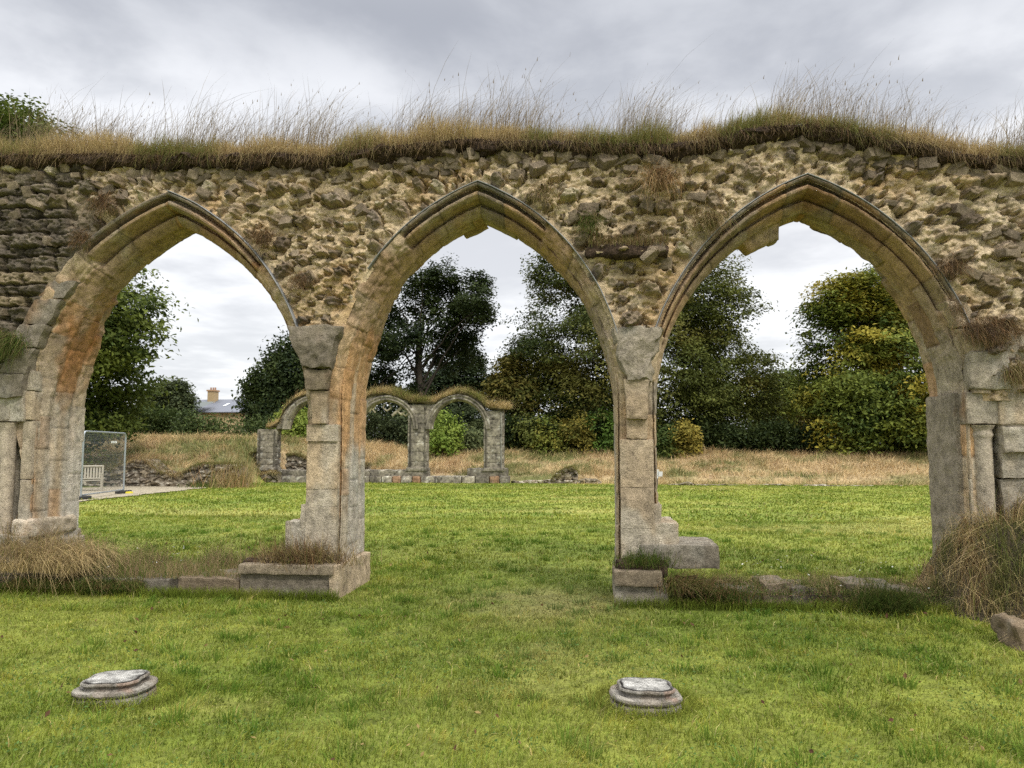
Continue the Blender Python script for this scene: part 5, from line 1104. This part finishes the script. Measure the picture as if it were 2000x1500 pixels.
tree('yew_tree', 'dark rounded evergreen left of the left pier', 'tree', 44, [(600, 760, 85), (535, 775, 60), (570, 715, 60), (500, 790, 38), (640, 770, 90), (600, 690, 35), (520, 740, 34), (560, 815, 70), (650, 700, 50)], 590, [(.018, .032, .012), (.055, .075, .018)], 1100, .6, 34, .14, group=GT, trunk_r=.4, up=.3, seed=6, flat=1.0, gap=.05)
tree('conifer_tree', 'dark conifer with drooping branches right of the oak', 'tree', 52, [(905, 735, 50), (870, 770, 60), (935, 760, 35), (900, 700, 26), (830, 800, 50), (770, 800, 50)], 900, [(.018, .032, .014), (.045, .065, .02)], 800, .7, 30, .15, group=GT, trunk_r=.3, droop=.4, seed=7)
tree('lime_tree', 'small rust tinged tree left of the tallest tree', 'tree', 40, [(1000, 730, 38), (985, 765, 32), (1020, 780, 40)], 1000, [(.07, .085, .02), (.16, .13, .03)], 300, .6, 26, .14, group=GT, trunk_r=.2, seed=8)
tree('sycamore_tree', 'hazy round tree left of the distant house', 'tree', 70, [(335, 778, 36), (305, 790, 35), (362, 792, 24), (345, 758, 16)], 340, [(.035, .05, .025), (.09, .11, .045)], 420, .9, 24, .2, group=GT, trunk_r=.3, seed=9, gap=.1)
for k, (bl, lab, pal) in enumerate((([(1530, 770, 38), (1510, 800, 40), (1545, 745, 18)], 'middle distance green tree in the gap left of the yellowing chestnut', MG), ([(1570, 790, 32), (1590, 820, 30)], 'brownish bushy tree in the gap beside the yellowing chestnut', [(.06, .05, .02), (.14, .12, .04)]))):
    tree('field_tree', lab, 'tree', 56+6*k, bl, bl[0][0], pal, 330, .9, 26, .18, group=GT, trunk_r=.2, seed=20+k)
def hedge(name, label, Y, line, pal, n, csize=.6, lsize=.11, seed=0, cat='hedge', depth=1.2, gap=.0, up=.5):
    s = pxsize(Y); b3 = []
    for px, py, r in line:
        p = P(px, py, Y+rng.normal(0, .5)); z0 = float(th(p[0], Y)); b3.append((p[0], p[1], p[2], r*s, max(.8, r*s*depth), r*s)); 
        zz = p[2]-r*s*1.1
        while zz > z0: b3.append((p[0], p[1], zz, r*s, max(.8, r*s*depth), r*s)); zz -= r*s*1.1
    x0 = b3[0][0]; e = empty(name, (x0, Y, float(th(x0, Y))), label, cat); a, C = crown(b3, n, csize, 24, lsize, pal, gap, .6, up, 1, 0, None, .6, seed); a.v = [v-np.array(e.location) for v in a.v]; a.build('foliage', M_LEAF, e)
hedge('hedge', 'long dark bramble hedge below the left trees', 38, [(60, 830, 50), (130, 835, 50), (200, 835, 45), (250, 835, 38), (290, 830, 34), (330, 832, 28), (370, 830, 24), (410, 838, 20), (450, 842, 20), (490, 842, 18), (520, 838, 20)], [(.03, .05, .014), (.09, .12, .035)], 1300, .55, .10, 1)
hedge('hedge', 'grey green scrub hedge behind the far arcade', 40, [(540, 830, 26), (590, 830, 34), (640, 830, 36), (690, 830, 36), (730, 828, 30), (770, 832, 30), (810, 828, 30), (850, 830, 28), (900, 825, 34), (940, 822, 34), (975, 830, 28)], [(.03, .045, .018), (.085, .105, .045)], 1300, .5, .10, 2)
hedge('hedge', 'dark scrub hedge below the tallest tree', 38, [(1000, 850, 30), (1050, 856, 34), (1110, 850, 36), (1170, 850, 36), (1240, 850, 36), (1300, 855, 34), (1360, 855, 34), (1420, 865, 30), (1470, 868, 30), (1520, 865, 34), (1580, 870, 28)], [(.022, .036, .012), (.06, .08, .022)], 2000, .55, .11, 3)
SH = [((575, 832, 36), 'bright green shrub seen through the left bay of the far arcade', [(.14, .20, .03), (.26, .30, .06)], YF+8), ((868, 838, 32), 'bright yellow green shrub seen through the right bay of the far arcade', [(.13, .20, .03), (.25, .31, .06)], YF+8),
      ((1068, 845, 30), 'yellow green shrub right of the far arcade', [(.12, .16, .03), (.27, .25, .05)], YF+8.5), ((1125, 838, 34), 'olive shrub with yellowing leaves left of the right pier', [(.09, .10, .02), (.25, .20, .04)], YF+9), ((1178, 840, 36), 'mid green bush against the right pier', [(.06, .11, .02), (.12, .19, .03)], YF+8.4),
      ((1020, 838, 30), 'olive green bush beside the far arcade', [(.07, .09, .02), (.15, .16, .035)], YF+9.2), ((1335, 855, 26), 'thin yellow leaved sapling right of the right pier', [(.10, .11, .02), (.30, .24, .05)], YF+7.5), ((1300, 862, 22), 'low green bush right of the right pier', [(.05, .08, .02), (.12, .14, .03)], YF+7.2),
      ((935, 848, 24), 'grey green willowy shrub in the right bay of the far arcade', [(.06, .08, .035), (.13, .15, .06)], YF+8.2)]
for k, (b, lab, pal, Y) in enumerate(SH): hedge('shrub', lab, Y, [b, (b[0]+b[2]*.5, b[1]+b[2]*.3, b[2]*.6), (b[0]-b[2]*.5, b[1]+b[2]*.3, b[2]*.6)], pal, 190, .42, .10, 30+k, 'shrub', gap=.12)
def far_wood():      # distant wood closing the horizon behind everything, reads as one mass
    b3 = []
    for x in np.arange(-95, 110, 5.0): b3.append((x, 95+rng.normal(0, 3), 2.2, 4.5, 3, 2.6+rng.random()*1.2))
    a, C = crown(b3, 1600, 1.6, 16, .4, [(.04, .055, .03), (.08, .10, .045)], 0, .6, .5, 1, 0, None, .6, 77)
    tag(a.build('far_wood', M_LEAF), 'distant line of woodland along the horizon', 'wood', kind='stuff')
far_wood()
